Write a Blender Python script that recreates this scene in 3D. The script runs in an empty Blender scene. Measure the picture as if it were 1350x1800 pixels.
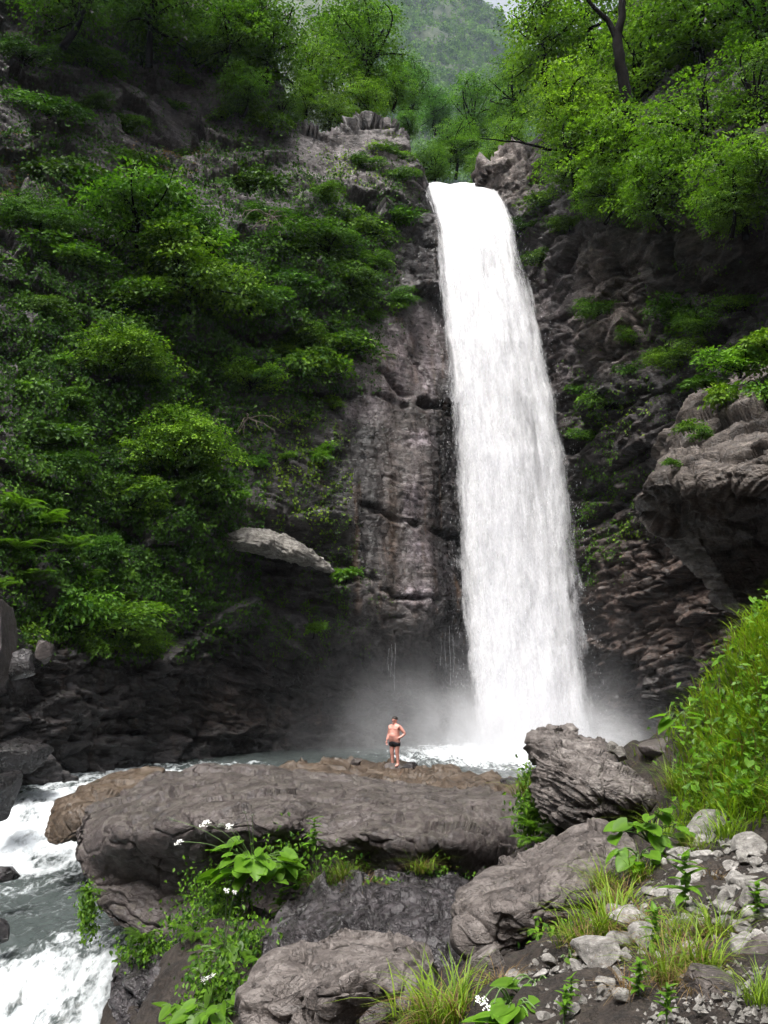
import bpy, math, random
import numpy as np
from mathutils import Vector, Matrix

# ------------------------------------------------------------------ camera, sky, sun, exposure
SC = bpy.context.scene
COL = SC.collection
F = 1400.0
PITCH = math.atan(280.0 / F)
cam = bpy.data.cameras.new('camera')
cam.sensor_fit = 'VERTICAL'
cam.sensor_height = 36.0
cam.lens = 36.0 * F / 1800.0
cam.clip_start = 0.05
cam.clip_end = 5000
co = bpy.data.objects.new('camera', cam)
COL.objects.link(co)
co.location = (0, 0, 0)
co.rotation_euler = (math.pi / 2 + PITCH, 0, 0)
SC.camera = co

SUN_EL, SUN_AZ = math.radians(66), math.radians(208)   # azimuth clockwise from +Y: from behind the camera, a little to its left
w = bpy.data.worlds.new('World')
SC.world = w
w.use_nodes = True
wn = w.node_tree
bg = wn.nodes['Background']
sky = wn.nodes.new('ShaderNodeTexSky')
sky.sky_type = 'NISHITA'
sky.sun_disc = False
sky.sun_elevation = SUN_EL
sky.sun_rotation = SUN_AZ
sky.air_density = 1.0
sky.dust_density = 6.0
sky.ozone_density = 1.0
hs = wn.nodes.new('ShaderNodeHueSaturation')
hs.inputs['Saturation'].default_value = 0.28
wn.links.new(sky.outputs[0], hs.inputs['Color'])
wn.links.new(hs.outputs[0], bg.inputs['Color'])
bg.inputs['Strength'].default_value = 0.07
sl = bpy.data.lights.new('sun', 'SUN')
sl.energy = 1.5
sl.angle = math.radians(22)
sl.color = (1.0, 0.97, 0.92)
so = bpy.data.objects.new('sun', sl)
COL.objects.link(so)
sd = Vector((math.sin(SUN_AZ) * math.cos(SUN_EL), math.cos(SUN_AZ) * math.cos(SUN_EL), math.sin(SUN_EL)))
so.rotation_euler = sd.to_track_quat('Z', 'Y').to_euler()
so.location = (0, 0, 80)
vs = SC.view_settings
vs.view_transform = 'Standard'
vs.look = 'None'
vs.exposure = 2.05
vs.gamma = 1.0
vs.use_curve_mapping = False
SC.cycles.use_denoising = True
SC.cycles.max_bounces = 7
SC.cycles.diffuse_bounces = 4
SC.cycles.glossy_bounces = 2
SC.cycles.transmission_bounces = 3
SC.cycles.transparent_max_bounces = 14
SC.cycles.volume_bounces = 1
SC.cycles.caustics_reflective = False
SC.cycles.caustics_refractive = False
SC.cycles.volume_step_rate = 2.0
SC.cycles.sample_clamp_indirect = 6
SC.cycles.use_adaptive_sampling = True
SC.cycles.adaptive_threshold = 0.03

RNG = np.random.default_rng(7)

# ------------------------------------------------------------------ pixel -> world helper (photograph pixels, real distance d in metres along +Y)
def P(u, v, d):
    u = np.asarray(u, float); v = np.asarray(v, float); d = np.asarray(d, float)
    a = (u - 675) / F; b = (900 - v) / F
    dy = math.cos(PITCH) - b * math.sin(PITCH)
    dz = math.sin(PITCH) + b * math.cos(PITCH)
    t = d / dy
    return np.stack(np.broadcast_arrays(a * t, d + 0 * t, dz * t), -1)

# ------------------------------------------------------------------ numpy noise
_pr = np.random.default_rng(11)
_perm = np.concatenate([_pr.permutation(512)] * 3).astype(np.int32)
_g = _pr.normal(size=(512, 3)); _g /= np.linalg.norm(_g, axis=1)[:, None]
_g = _g.astype(np.float32)
_cellp = _pr.random((512, 3)).astype(np.float32)
_cellv = _pr.normal(size=(512, 3)).astype(np.float32)
_cellr = _pr.random(512).astype(np.float32)

def _hash(ix, iy, iz):
    return _perm[_perm[_perm[ix & 511] + (iy & 511)] + (iz & 511)]

def perlin(p):
    p = np.asarray(p, np.float32)
    i = np.floor(p).astype(np.int32)
    f = p - i
    s = f * f * f * (f * (f * 6 - 15) + 10)
    out = 0
    for dx in (0, 1):
        wx = s[:, 0] if dx else 1 - s[:, 0]
        for dy in (0, 1):
            wy = s[:, 1] if dy else 1 - s[:, 1]
            for dz in (0, 1):
                wz = s[:, 2] if dz else 1 - s[:, 2]
                g = _g[_hash(i[:, 0] + dx, i[:, 1] + dy, i[:, 2] + dz)]
                out = out + wx * wy * wz * ((f[:, 0] - dx) * g[:, 0] + (f[:, 1] - dy) * g[:, 1] + (f[:, 2] - dz) * g[:, 2])
    return out * 1.6

def fbm(p, octv=4, gain=0.5, ridged=False):
    p = np.asarray(p, np.float32)
    out = np.zeros(len(p), np.float32); a = 1.0; tot = 0
    for k in range(octv):
        n = perlin(p * (2.03 ** k) + 17.3 * k)
        if ridged:
            n = 1 - 2 * np.abs(n)
        out += a * n; tot += a; a *= gain
    return out / tot

def worley(p):
    """F1, F2, tilted-facet height, cell random"""
    p = np.asarray(p, np.float32)
    i = np.floor(p).astype(np.int32)
    n = len(p)
    f1 = np.full(n, 9, np.float32); f2 = np.full(n, 9, np.float32)
    h1 = np.zeros(n, np.int32); off = np.zeros((n, 3), np.float32)
    for dx in (-1, 0, 1):
        for dy in (-1, 0, 1):
            for dz in (-1, 0, 1):
                c = i + np.array([dx, dy, dz], np.int32)
                h = _hash(c[:, 0], c[:, 1], c[:, 2])
                q = p - (c + _cellp[h])
                d = np.sqrt((q * q).sum(1))
                m = d < f1
                f2 = np.where(m, f1, np.minimum(f2, d))
                off[m] = q[m]
                h1 = np.where(m, h, h1)
                f1 = np.where(m, d, f1)
    facet = (off * _cellv[h1]).sum(1)
    return f1, f2, facet, _cellr[h1]

def sstep(a, b, x):
    t = np.clip((x - a) / (b - a), 0, 1)
    return t * t * (3 - 2 * t)

def rbf_fit(xy, val, smooth=0.02):
    xy = np.asarray(xy, float); val = np.asarray(val, float); n = len(xy)
    def k(r2):
        return 0.5 * r2 * np.log(r2 + 1e-9)
    r2 = ((xy[:, None] - xy[None]) ** 2).sum(-1)
    A = np.zeros((n + 3, n + 3)); A[:n, :n] = k(r2) + np.eye(n) * smooth
    A[:n, n] = 1; A[:n, n + 1:] = xy; A[n, :n] = 1; A[n + 1:, :n] = xy.T
    c = np.linalg.solve(A, np.concatenate([val, [0, 0, 0]]))
    def ev(q):
        q = np.asarray(q, float); out = np.empty(len(q))
        for s in range(0, len(q), 20000):
            b = q[s:s + 20000]
            r2 = ((b[:, None] - xy[None]) ** 2).sum(-1)
            out[s:s + 20000] = k(r2) @ c[:n] + c[n] + b @ c[n + 1:]
        return out
    return ev

# ------------------------------------------------------------------ mesh helpers
def mesh(name, verts, faces, smooth=True, attrs=None):
    """faces: (N,3) or (N,4) int array or a list of such arrays; attrs: {name: (domain, values)} floats or rgb"""
    verts = np.asarray(verts, np.float32)
    fl = faces if isinstance(faces, list) else [faces]
    fl = [np.asarray(f, np.int32) for f in fl if len(f)]
    me = bpy.data.meshes.new(name)
    me.vertices.add(len(verts))
    me.vertices.foreach_set('co', verts.ravel())
    nl = sum(f.size for f in fl); nf = sum(len(f) for f in fl)
    me.loops.add(nl); me.polygons.add(nf)
    me.loops.foreach_set('vertex_index', np.concatenate([f.ravel() for f in fl]))
    tot = np.concatenate([np.full(len(f), f.shape[1], np.int32) for f in fl])
    start = np.concatenate([[0], np.cumsum(tot)[:-1]]).astype(np.int32)
    me.polygons.foreach_set('loop_start', start)
    me.polygons.foreach_set('loop_total', tot)
    me.polygons.foreach_set('use_smooth', np.full(nf, smooth, bool))
    for k, (dom, val) in (attrs or {}).items():
        val = np.asarray(val, np.float32)
        if val.ndim == 1:
            at = me.attributes.new(k, 'FLOAT', dom); at.data.foreach_set('value', val)
        else:
            at = me.attributes.new(k, 'FLOAT_COLOR', dom)
            c = np.ones((len(val), 4), np.float32); c[:, :3] = val
            at.data.foreach_set('color', c.ravel())
    me.update(calc_edges=True)
    me.validate()
    return me

def grid_faces(nr, nc, wrap=False):
    r = np.arange(nr - 1)[:, None]; c = np.arange(nc if wrap else nc - 1)[None]
    c2 = (c + 1) % nc
    return np.stack([(r * nc + c).ravel(), (r * nc + c2).ravel(), ((r + 1) * nc + c2).ravel(), ((r + 1) * nc + c).ravel()], 1) if wrap else \
        np.stack([(r * nc + c).ravel(), (r * nc + c + 1).ravel(), ((r + 1) * nc + c + 1).ravel(), ((r + 1) * nc + c).ravel()], 1)

def obj(name, me, mat=None, parent=None, label=None, cat=None, group=None, kind=None, loc=None):
    o = bpy.data.objects.new(name, me)
    COL.objects.link(o)
    if mat is not None and me is not None and len(me.materials) == 0:
        me.materials.append(mat)
    if parent is not None:
        o.parent = parent
    if loc is not None:
        o.location = tuple(float(x) for x in loc)
    if label: o['label'] = label
    if cat: o['category'] = cat
    if group: o['group'] = group
    if kind: o['kind'] = kind
    return o

def grid_normals(p, nr, nc):
    g = p.reshape(nr, nc, 3)
    du = np.gradient(g, axis=1); dv = np.gradient(g, axis=0)
    n = np.cross(du, dv)
    n /= np.linalg.norm(n, axis=2, keepdims=True) + 1e-9
    return n.reshape(-1, 3)

def tube(path, rad, sides=6):
    path = np.asarray(path, float); rad = np.asarray(rad, float)
    t = np.gradient(path, axis=0); t /= np.linalg.norm(t, axis=1)[:, None] + 1e-9
    ref = np.array([0.31, 0.93, 0.2]) if abs(t[0, 1]) < 0.9 else np.array([1.0, 0.1, 0.2])
    a = np.cross(t, ref); a /= np.linalg.norm(a, axis=1)[:, None] + 1e-9
    b = np.cross(t, a)
    th = np.linspace(0, 2 * np.pi, sides, endpoint=False)
    v = path[:, None] + rad[:, None, None] * (np.cos(th)[None, :, None] * a[:, None] + np.sin(th)[None, :, None] * b[:, None])
    return v.reshape(-1, 3), grid_faces(len(path), sides, wrap=True)

class Soup:
    """collects vertex / face arrays that become one mesh"""
    def __init__(s): s.v = []; s.f = {3: [], 4: []}; s.n = 0; s.a = []
    def add(s, v, f, a=None):
        v = np.asarray(v); f = np.asarray(f)
        s.v.append(v); s.f[f.shape[1]].append(f + s.n); s.n += len(v)
        s.a.append(np.full(len(v), 0.5) if a is None else np.broadcast_to(np.asarray(a, float), (len(v),)))
    def mesh(s, name, smooth=True):
        fl = [np.concatenate(s.f[k]) for k in (3, 4) if s.f[k]]
        return mesh(name, np.concatenate(s.v), fl, smooth, {'tint': ('POINT', np.concatenate(s.a))})

# ------------------------------------------------------------------ materials
def nt(name):
    m = bpy.data.materials.new(name); m.use_nodes = True
    t = m.node_tree
    return m, t, t.nodes['Principled BSDF'], t.nodes['Material Output']

def node(t, typ, **kw):
    n = t.nodes.new(typ)
    for k, v in kw.items():
        if k in n.inputs.keys(): n.inputs[k].default_value = v
        else: setattr(n, k, v)
    return n

def mixc(t, fac, a, b, mode='MIX'):
    n = t.nodes.new('ShaderNodeMix'); n.data_type = 'RGBA'; n.blend_type = mode
    for s, x in ((n.inputs[0], fac), (n.inputs[6], a), (n.inputs[7], b)):
        if isinstance(x, bpy.types.NodeSocket): t.links.new(x, s)
        elif isinstance(x, (int, float)): s.default_value = x if s.type == 'VALUE' else (x, x, x, 1)
        else: s.default_value = (*x, 1)
    return n.outputs[2]

def math_(t, op, a, b=None, c=None, clamp=False):
    n = t.nodes.new('ShaderNodeMath'); n.operation = op; n.use_clamp = clamp
    for s, x in zip(n.inputs, (a, b, c)):
        if x is None: continue
        if isinstance(x, bpy.types.NodeSocket): t.links.new(x, s)
        else: s.default_value = x
    return n.outputs[0]

def ramp(t, src, stops):
    n = t.nodes.new('ShaderNodeValToRGB')
    while len(n.color_ramp.elements) < len(stops): n.color_ramp.elements.new(0.5)
    for e, (p, c) in zip(n.color_ramp.elements, stops):
        e.position = p; e.color = (c, c, c, 1) if isinstance(c, (int, float)) else (*c, 1)
    t.links.new(src, n.inputs[0])
    return n.outputs[0]

def noise_n(t, vec, scale, detail=5, rough=0.6, dist=0.0):
    n = node(t, 'ShaderNodeTexNoise', Scale=scale, Detail=detail, Roughness=rough, Distortion=dist)
    t.links.new(vec, n.inputs['Vector'])
    return n.outputs['Fac']

def mapped(t, scale=(1, 1, 1), rot=(0, 0, 0), src=None):
    m = node(t, 'ShaderNodeMapping')
    m.inputs['Scale'].default_value = scale; m.inputs['Rotation'].default_value = rot
    if src is None:
        g = t.nodes.new('ShaderNodeNewGeometry'); src = g.outputs['Position']
    t.links.new(src, m.inputs['Vector'])
    return m.outputs[0]

def rock_mat(name, dark, mid, light, scale=1.0, bump=0.06, rough=(0.45, 0.85), attr=False, strata=None, moss=0.0, streak=0.0, crease=0.5, dist=0.5):
    """strata: rotation (x,y,z) of the bedding frame; streak: strength of vertical water stains"""
    m, t, bsdf, out = nt(name)
    pos = t.nodes.new('ShaderNodeNewGeometry').outputs['Position']
    n1 = noise_n(t, mapped(t, (1, 1, 1), src=pos), 0.55 * scale, 5, 0.65)
    n2 = noise_n(t, mapped(t, (1, 1, 1), src=pos), 3.1 * scale, 6, 0.7, dist)
    n3 = noise_n(t, mapped(t, (1, 1, 1), src=pos), 22 * scale, 3, 0.75)
    if strata:
        ms = mapped(t, (0.7, 0.7, 5.0), rot=strata, src=pos)
        n4 = noise_n(t, ms, 1.3 * scale, 6, 0.7, 0.8)
    else:
        n4 = noise_n(t, mapped(t, (1, 1, 2.2), rot=(0.4, 0.3, 0), src=pos), 1.7 * scale, 5, 0.7, dist)
    s = math_(t, 'ADD', math_(t, 'MULTIPLY', n1, 0.30), math_(t, 'MULTIPLY', n2, 0.33))
    s = math_(t, 'ADD', s, math_(t, 'MULTIPLY', n4, 0.27))
    s = math_(t, 'ADD', s, math_(t, 'MULTIPLY', n3, 0.10))
    col = ramp(t, s, [(0.40, dark), (0.495, mid), (0.60, light)])
    sp_ = noise_n(t, mapped(t, (1, 1, 1), src=pos), 7.5 * scale, 5, 0.8)
    col = mixc(t, ramp(t, sp_, [(0.60, 0.0), (0.68, 0.55)]), col, tuple(min(0.5, x * 1.5) for x in light))
    col = mixc(t, ramp(t, sp_, [(0.36, 0.6), (0.44, 0.0)]), col, tuple(x * 0.7 for x in dark))
    if attr:
        a = node(t, 'ShaderNodeAttribute', attribute_name='rock')
        col = mixc(t, 1.0, col, a.outputs['Color'], 'MULTIPLY')
        vs_ = node(t, 'ShaderNodeVectorMath', operation='SCALE'); t.links.new(col, vs_.inputs[0]); vs_.inputs['Scale'].default_value = 2.0
        col = vs_.outputs[0]
    if streak:
        st = noise_n(t, mapped(t, (2.6, 2.6, 0.10), src=pos), 1.0, 6, 0.65, 0.3)
        sm = ramp(t, st, [(0.40, 0.0), (0.60, 1.0)])
        if attr:
            wa = node(t, 'ShaderNodeAttribute', attribute_name='wet')
            sm = math_(t, 'MULTIPLY', sm, wa.outputs['Fac'])
        col = mixc(t, math_(t, 'MULTIPLY', sm, streak), col, mixc(t, 1.0, col, (0.38, 0.34, 0.28), 'MULTIPLY'))
        st2 = noise_n(t, mapped(t, (1.6, 1.6, 0.07), src=pos), 1.3, 5, 0.6, 0.2)
        sm2 = ramp(t, st2, [(0.58, 0.0), (0.70, 1.0)])
        if attr: sm2 = math_(t, 'MULTIPLY', sm2, wa.outputs['Fac'])
        col = mixc(t, math_(t, 'MULTIPLY', sm2, 0.6), col, (0.10, 0.055, 0.028))
    if moss:
        nz = node(t, 'ShaderNodeSeparateXYZ'); t.links.new(t.nodes.new('ShaderNodeNewGeometry').outputs['Normal'], nz.inputs[0])
        mm = ramp(t, math_(t, 'ADD', math_(t, 'MULTIPLY', nz.outputs['Z'], 0.15), n2), [(0.58, 0.0), (0.70, 1.0)])
        col = mixc(t, math_(t, 'MULTIPLY', mm, moss), col, (0.045, 0.06, 0.015))
    t.links.new(col, bsdf.inputs['Base Color'])
    rr = node(t, 'ShaderNodeMapRange'); rr.inputs[3].default_value = rough[0]; rr.inputs[4].default_value = rough[1]
    t.links.new(ramp(t, n2, [(0.38, 0.0), (0.6, 1.0)]), rr.inputs[0])
    ro = rr.outputs[0]
    if attr:
        wa2 = node(t, 'ShaderNodeAttribute', attribute_name='wet')
        ro = math_(t, 'SUBTRACT', ro, math_(t, 'MULTIPLY', wa2.outputs['Fac'], 0.42), clamp=True)
        ro = math_(t, 'MAXIMUM', ro, 0.16)
    t.links.new(ro, bsdf.inputs['Roughness'])
    hb = math_(t, 'ADD', math_(t, 'MULTIPLY', n4, 0.8), math_(t, 'MULTIPLY', n2, 0.4))
    hb = math_(t, 'ADD', hb, math_(t, 'MULTIPLY', n3, 0.16))
    cr_ = noise_n(t, mapped(t, (1, 1, 1.5), rot=strata or (0.3, 0.5, 0.1), src=pos), 1.1 * scale, 4, 0.62, 0.9)
    crk = ramp(t, math_(t, 'ABSOLUTE', math_(t, 'SUBTRACT', cr_, 0.5)), [(0.0, 0.0), (0.022, 1.0)])
    hb = math_(t, 'ADD', hb, math_(t, 'MULTIPLY', crk, crease))
    vor = node(t, 'ShaderNodeTexVoronoi', feature='DISTANCE_TO_EDGE', Scale=1.4 * scale)
    vm = mapped(t, (1, 1, 1.8), rot=strata or (0.5, 0.4, 0.2), src=pos)
    wv = noise_n(t, vm, 2.0 * scale, 3, 0.6)
    wadd = node(t, 'ShaderNodeVectorMath', operation='ADD'); t.links.new(vm, wadd.inputs[0])
    cw = node(t, 'ShaderNodeCombineXYZ'); 
    for q in range(3): t.links.new(wv, cw.inputs[q])
    t.links.new(cw.outputs[0], wadd.inputs[1]); t.links.new(wadd.outputs[0], vor.inputs['Vector'])
    ck = ramp(t, vor.outputs['Distance'], [(0.0, 0.0), (0.05, 1.0)])
    hb = math_(t, 'ADD', hb, math_(t, 'MULTIPLY', ck, 0.35))
    bp = node(t, 'ShaderNodeBump', Strength=1.0, Distance=bump)
    t.links.new(hb, bp.inputs['Height'])
    t.links.new(bp.outputs[0], bsdf.inputs['Normal'])
    bsdf.inputs['Specular IOR Level'].default_value = 0.45
    return m

def leaf_mat(name, dark, light, trans=0.32, rough=0.5, objcol=True, spec=0.3):
    m, t, bsdf, out = nt(name)
    a = node(t, 'ShaderNodeAttribute', attribute_name='tint')
    col = mixc(t, a.outputs['Fac'], dark, light)
    if objcol:
        oi = t.nodes.new('ShaderNodeObjectInfo')
        col = mixc(t, 1.0, col, oi.outputs['Color'], 'MULTIPLY')
    t.links.new(col, bsdf.inputs['Base Color'])
    bsdf.inputs['Roughness'].default_value = rough
    bsdf.inputs['Specular IOR Level'].default_value = spec
    tr = node(t, 'ShaderNodeBsdfTranslucent')
    t.links.new(mixc(t, 1.0, col, (1.25, 1.35, 0.6), 'MULTIPLY'), tr.inputs['Color'])
    mx = node(t, 'ShaderNodeMixShader'); mx.inputs[0].default_value = trans
    t.links.new(bsdf.outputs[0], mx.inputs[1]); t.links.new(tr.outputs[0], mx.inputs[2])
    t.links.new(mx.outputs[0], out.inputs['Surface'])
    return m

def plain_mat(name, col, rough=0.6, var=0.25, scale=12, spec=0.4, sss=0.0):
    m, t, bsdf, out = nt(name)
    g = t.nodes.new('ShaderNodeTexCoord').outputs['Object']
    n = noise_n(t, g, scale, 4, 0.6)
    c = mixc(t, ramp(t, n, [(0.35, 0.0), (0.65, 1.0)]), tuple(x * (1 - var) for x in col), tuple(min(1, x * (1 + var)) for x in col))
    t.links.new(c, bsdf.inputs['Base Color'])
    bsdf.inputs['Roughness'].default_value = rough
    bsdf.inputs['Specular IOR Level'].default_value = spec
    if sss:
        bsdf.inputs['Subsurface Weight'].default_value = sss
        bsdf.inputs['Subsurface Radius'].default_value = (0.02, 0.008, 0.004)
    return m

STR_R = (0.15, -0.45, 0.0)     # bedding frame of the right wall
STR_L = (0.25, 0.30, 0.1)
M = {}
M['cliff'] = rock_mat('cliff_rock', (0.0089, 0.0081, 0.0082), (0.0313, 0.0275, 0.0273), (0.1120, 0.1033, 0.1060), 0.9, 0.075, (0.5, 0.9), attr=True, strata=STR_R, streak=0.75)
M['boulder'] = rock_mat('boulder_rock', (0.0186, 0.0144, 0.0135), (0.0537, 0.0420, 0.0398), (0.1182, 0.0998, 0.0971), 2.4, 0.03, (0.42, 0.8), moss=0.15, crease=0.06, dist=0.1)
M['wetrock'] = rock_mat('wet_rock', (0.0079, 0.0071, 0.0078), (0.0236, 0.0204, 0.0216), (0.0667, 0.0582, 0.0622), 2.0, 0.05, (0.15, 0.5), crease=0.06, dist=0.1)
M['blackrock'] = rock_mat('black_rock', (0.0040, 0.0036, 0.0039), (0.0118, 0.0102, 0.0108), (0.0333, 0.0291, 0.0311), 2.0, 0.05, (0.15, 0.5), crease=0.06, dist=0.1)
M['brown'] = rock_mat('brown_rock', (0.0171, 0.0123, 0.0081), (0.0584, 0.0394, 0.0253), (0.1168, 0.0902, 0.0677), 1.8, 0.03, (0.35, 0.7), crease=0.06, dist=0.1)
M['pale'] = rock_mat('pale_rock', (0.0410, 0.0369, 0.0328), (0.1558, 0.1435, 0.1271), (0.3444, 0.3280, 0.3034), 2.0, 0.04, (0.6, 0.9), strata=(0.2, 0.35, 0), crease=0.06, dist=0.1)
M['slate'] = rock_mat('slate_rock', (0.0190, 0.0157, 0.0141), (0.0737, 0.0608, 0.0549), (0.2166, 0.1955, 0.1817), 1.6, 0.05, (0.45, 0.8), strata=(0.1, 0.42, 0.0), crease=0.06, dist=0.1)
M['boulder2'] = rock_mat('grey_boulder_rock', (0.0334, 0.0275, 0.0250), (0.0875, 0.0731, 0.0664), (0.1751, 0.1537, 0.1423), 2.8, 0.03, (0.45, 0.8), crease=0.06, dist=0.1)
M['outcrop'] = rock_mat('outcrop_rock', (0.016, 0.0125, 0.010), (0.055, 0.043, 0.036), (0.165, 0.14, 0.122), 1.2, 0.06, (0.5, 0.85), strata=(0.1, -0.40, 0.0), crease=0.2, dist=0.2)
M['stone'] = rock_mat('loose_stone', (0.0642, 0.0589, 0.0535), (0.1765, 0.1659, 0.1519), (0.3852, 0.3692, 0.3478), 6.0, 0.008, (0.6, 0.9), crease=0.06, dist=0.1)
M['soil'] = rock_mat('soil', (0.0077, 0.0053, 0.0039), (0.0219, 0.0153, 0.0115), (0.0547, 0.0431, 0.0336), 4.0, 0.04, (0.7, 0.95), crease=0.06, dist=0.1)
M['leaf'] = leaf_mat('shrub_leaf', (0.018, 0.058, 0.008), (0.130, 0.260, 0.020), spec=0.15)
M['treeleaf'] = leaf_mat('tree_leaf', (0.024, 0.066, 0.007), (0.125, 0.26, 0.022), 0.42)
M['leafdark'] = leaf_mat('ivy_leaf', (0.013, 0.040, 0.008), (0.065, 0.14, 0.020), 0.2, 0.7, spec=0.06)
M['grass'] = leaf_mat('grass_blade', (0.065, 0.14, 0.010), (0.25, 0.36, 0.028), 0.4, 0.5)
M['drygrass'] = leaf_mat('dry_grass', (0.10, 0.055, 0.025), (0.26, 0.18, 0.075), 0.3, 0.7)
M['herb'] = leaf_mat('herb_leaf', (0.05, 0.13, 0.012), (0.13, 0.27, 0.022), 0.45, 0.45)
M['bark'] = plain_mat('bark', (0.006, 0.005, 0.0045), 0.95, 0.5, 8, 0.1)
M['stem'] = plain_mat('green_stem', (0.10, 0.17, 0.05), 0.6, 0.2, 8)
M['petal'] = plain_mat('white_petal', (0.8, 0.8, 0.76), 0.7, 0.05, 20)
# ------------------------------------------------------------------ the cliff: one wall bending round the plunge pool
def cracks(p, w=0.035): return np.exp(-(fbm(p, 4, 0.55) / w) ** 2)
def terrace(x, st, lo=0.6):
    k = x / st; fl_ = np.floor(k)
    return st * (fl_ + sstep(lo, 1.0, k - fl_))
CD = []
def cd(u, *vd):
    for v, d in vd: CD.append((u, v, d))
cd(-500, (1400, 17), (1000, 18), (500, 20), (0, 24), (-300, 27))
cd(-200, (1400, 20.5), (1100, 21.5), (700, 25), (300, 28.5), (-100, 32))
cd(0, (1400, 25.5), (1200, 25.5), (1050, 26.2), (900, 27.5), (600, 31), (300, 34), (0, 37), (-300, 39))
cd(150, (1400, 29), (1300, 29), (1100, 30), (900, 31), (600, 33.3), (300, 36.5), (0, 39), (-300, 41))
cd(300, (1400, 32), (1320, 33), (1150, 32.5), (1000, 33), (800, 33.7), (600, 35), (400, 37), (250, 39.5), (50, 41), (-300, 43))
cd(450, (1400, 37), (1310, 37.5), (1200, 37.2), (1100, 36), (1000, 35.5), (900, 35.6), (750, 36.5), (600, 36.6), (400, 38), (250, 41), (100, 43), (-300, 46))
cd(600, (1400, 39), (1310, 40), (1200, 41), (1110, 38.2), (1000, 37.4), (850, 37.8), (700, 38.3), (550, 38.9), (400, 40), (300, 42.0), (230, 43.6))
cd(720, (1400, 40), (1310, 42), (1190, 42.6), (1110, 38.9), (1000, 38.8), (850, 39.2), (700, 40), (600, 40.7), (450, 41.9), (330, 43.2), (250, 44.2))
cd(800, (1400, 41), (1310, 42.8), (1190, 43.2), (1110, 40.5), (900, 40.9), (700, 41.9), (500, 43.5), (330, 46))
cd(900, (1400, 42), (1310, 43.2), (1000, 42.7), (700, 43.2), (450, 44.5), (300, 44.2))
cd(1000, (1400, 41), (1310, 42.2), (1100, 41.8), (900, 41), (700, 40), (550, 39.4), (430, 40), (300, 42), (100, 46))
cd(1100, (1400, 38), (1250, 39.3), (1100, 38.5), (900, 38), (700, 37), (500, 36.7), (400, 36.0), (250, 38), (0, 44))
cd(1200, (1400, 35), (1200, 36.2), (1000, 35.2), (850, 34.5), (700, 34.2), (500, 34), (400, 32.4), (250, 34), (0, 40))
cd(1350, (1400, 29), (1200, 30.5), (900, 31), (600, 30.5), (480, 30.8), (400, 28.8), (200, 31), (0, 36))
cd(1600, (1400, 22), (1000, 23), (500, 23), (200, 25), (-100, 32))
cd(1850, (1400, 15), (1000, 16), (500, 17), (0, 23))
CD = np.array(CD, float)
_rb = rbf_fit(CD[:, :2] / 150.0, CD[:, 2], 0.03)
def DEPTH(u, v):
    return _rb(np.stack([np.ravel(u), np.ravel(v)], 1) / 150.0)

_sk = np.array([(-600, -420), (430, -420), (462, 40), (495, 175), (520, 222), (560, 232), (600, 224), (650, 212), (690, 220), (715, 240), (738, 300), (747, 343), (800, 345), (838, 345),
                (848, 305), (865, 275), (890, 258), (930, 262), (960, 225), (1000, 150), (1050, 60), (1150, -20), (1250, -150), (1350, -300), (1900, -420)], float)
def SKY(u): return np.interp(u, _sk[:, 0], _sk[:, 1])

us = np.concatenate([np.arange(-520, -20, 14), np.arange(-20, 1371, 2.6), np.arange(1384, 1850, 14)])
vs_ = np.concatenate([np.arange(-410, -12, 14), np.arange(-10, 1425, 2.8)])
U, V = np.meshgrid(us, vs_)
nr, nc = U.shape
U = U.ravel(); V = V.ravel()
S = SKY(U) + 4 * perlin(np.stack([U / 22, U * 0, U * 0 + 3.1], 1))
over = np.clip(S - V, 0, None)
Vc = np.maximum(V, S)
D0 = DEPTH(U, Vc)
base = P(U, Vc, D0)
lipm = np.exp(-((U - 800) / 55.0) ** 4)
base[:, 1] += over * 0.16
base[:, 0] += over * 0.16 * (U - 675) / F
base[:, 2] += over * (0.05 * (1 - lipm) + 0.012)
nrm = grid_normals(base, nr, nc)
nrm *= np.sign(-(nrm * base).sum(1))[:, None]
def blob(u, v, ru, rv, p=2): return np.exp(-(np.abs((U - u) / ru) ** p + np.abs((V - v) / rv) ** p))
slab = np.clip(blob(715, 850, 110, 265, 8) + blob(720, 610, 80, 80, 4) + 0.7 * blob(500, 800, 120, 120, 4), 0, 1)
strat = np.clip(blob(1140, 1080, 150, 220, 4) + blob(500, 1220, 420, 90, 4) + 0.25, 0, 1)
shelf = blob(640, 275, 110, 60, 4)
ca, sa = math.cos(0.42), math.sin(0.42)
q = base.copy()
wob = np.stack([fbm(base / 3.0 + 5, 3), fbm(base / 3.0 + 9, 3), fbm(base / 3.0 + 13, 3)], 1)
side = np.where(U > 820, 1.0, -0.7)
bz = (base[:, 2] * math.cos(0.42) - side * base[:, 0] * math.sin(0.42))   # bedding coordinate
bx = (base[:, 0] * math.cos(0.42) + side * base[:, 2] * math.sin(0.42))
bp_ = np.stack([bx, base[:, 1], bz], 1) + wob * 0.55
h = 0.75 * fbm(base / 5.5, 4) * (1 - 0.75 * slab)
f1, f2, fac, cr = worley(bp_ / np.array([2.6, 2.6, 1.5]))
h += (0.60 * fac + 0.65 * (cr - 0.5)) * (1 - 0.93 * slab) * 0.8 - 0.10 * np.exp(-((f2 - f1) / 0.05) ** 2) * (1 - slab) * (0.3 + 0.7 * sstep(-0.1, 0.3, wob[:, 0]))
f1, f2, fac, cr = worley(bp_ / np.array([1.7, 1.7, 0.26]) + 31)
h += (0.13 * fac + 0.20 * (cr - 0.5)) * (0.55 + 0.75 * strat) * (1 - 0.85 * slab) - 0.03 * np.exp(-((f2 - f1) / 0.07) ** 2) * (1 - slab)
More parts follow.
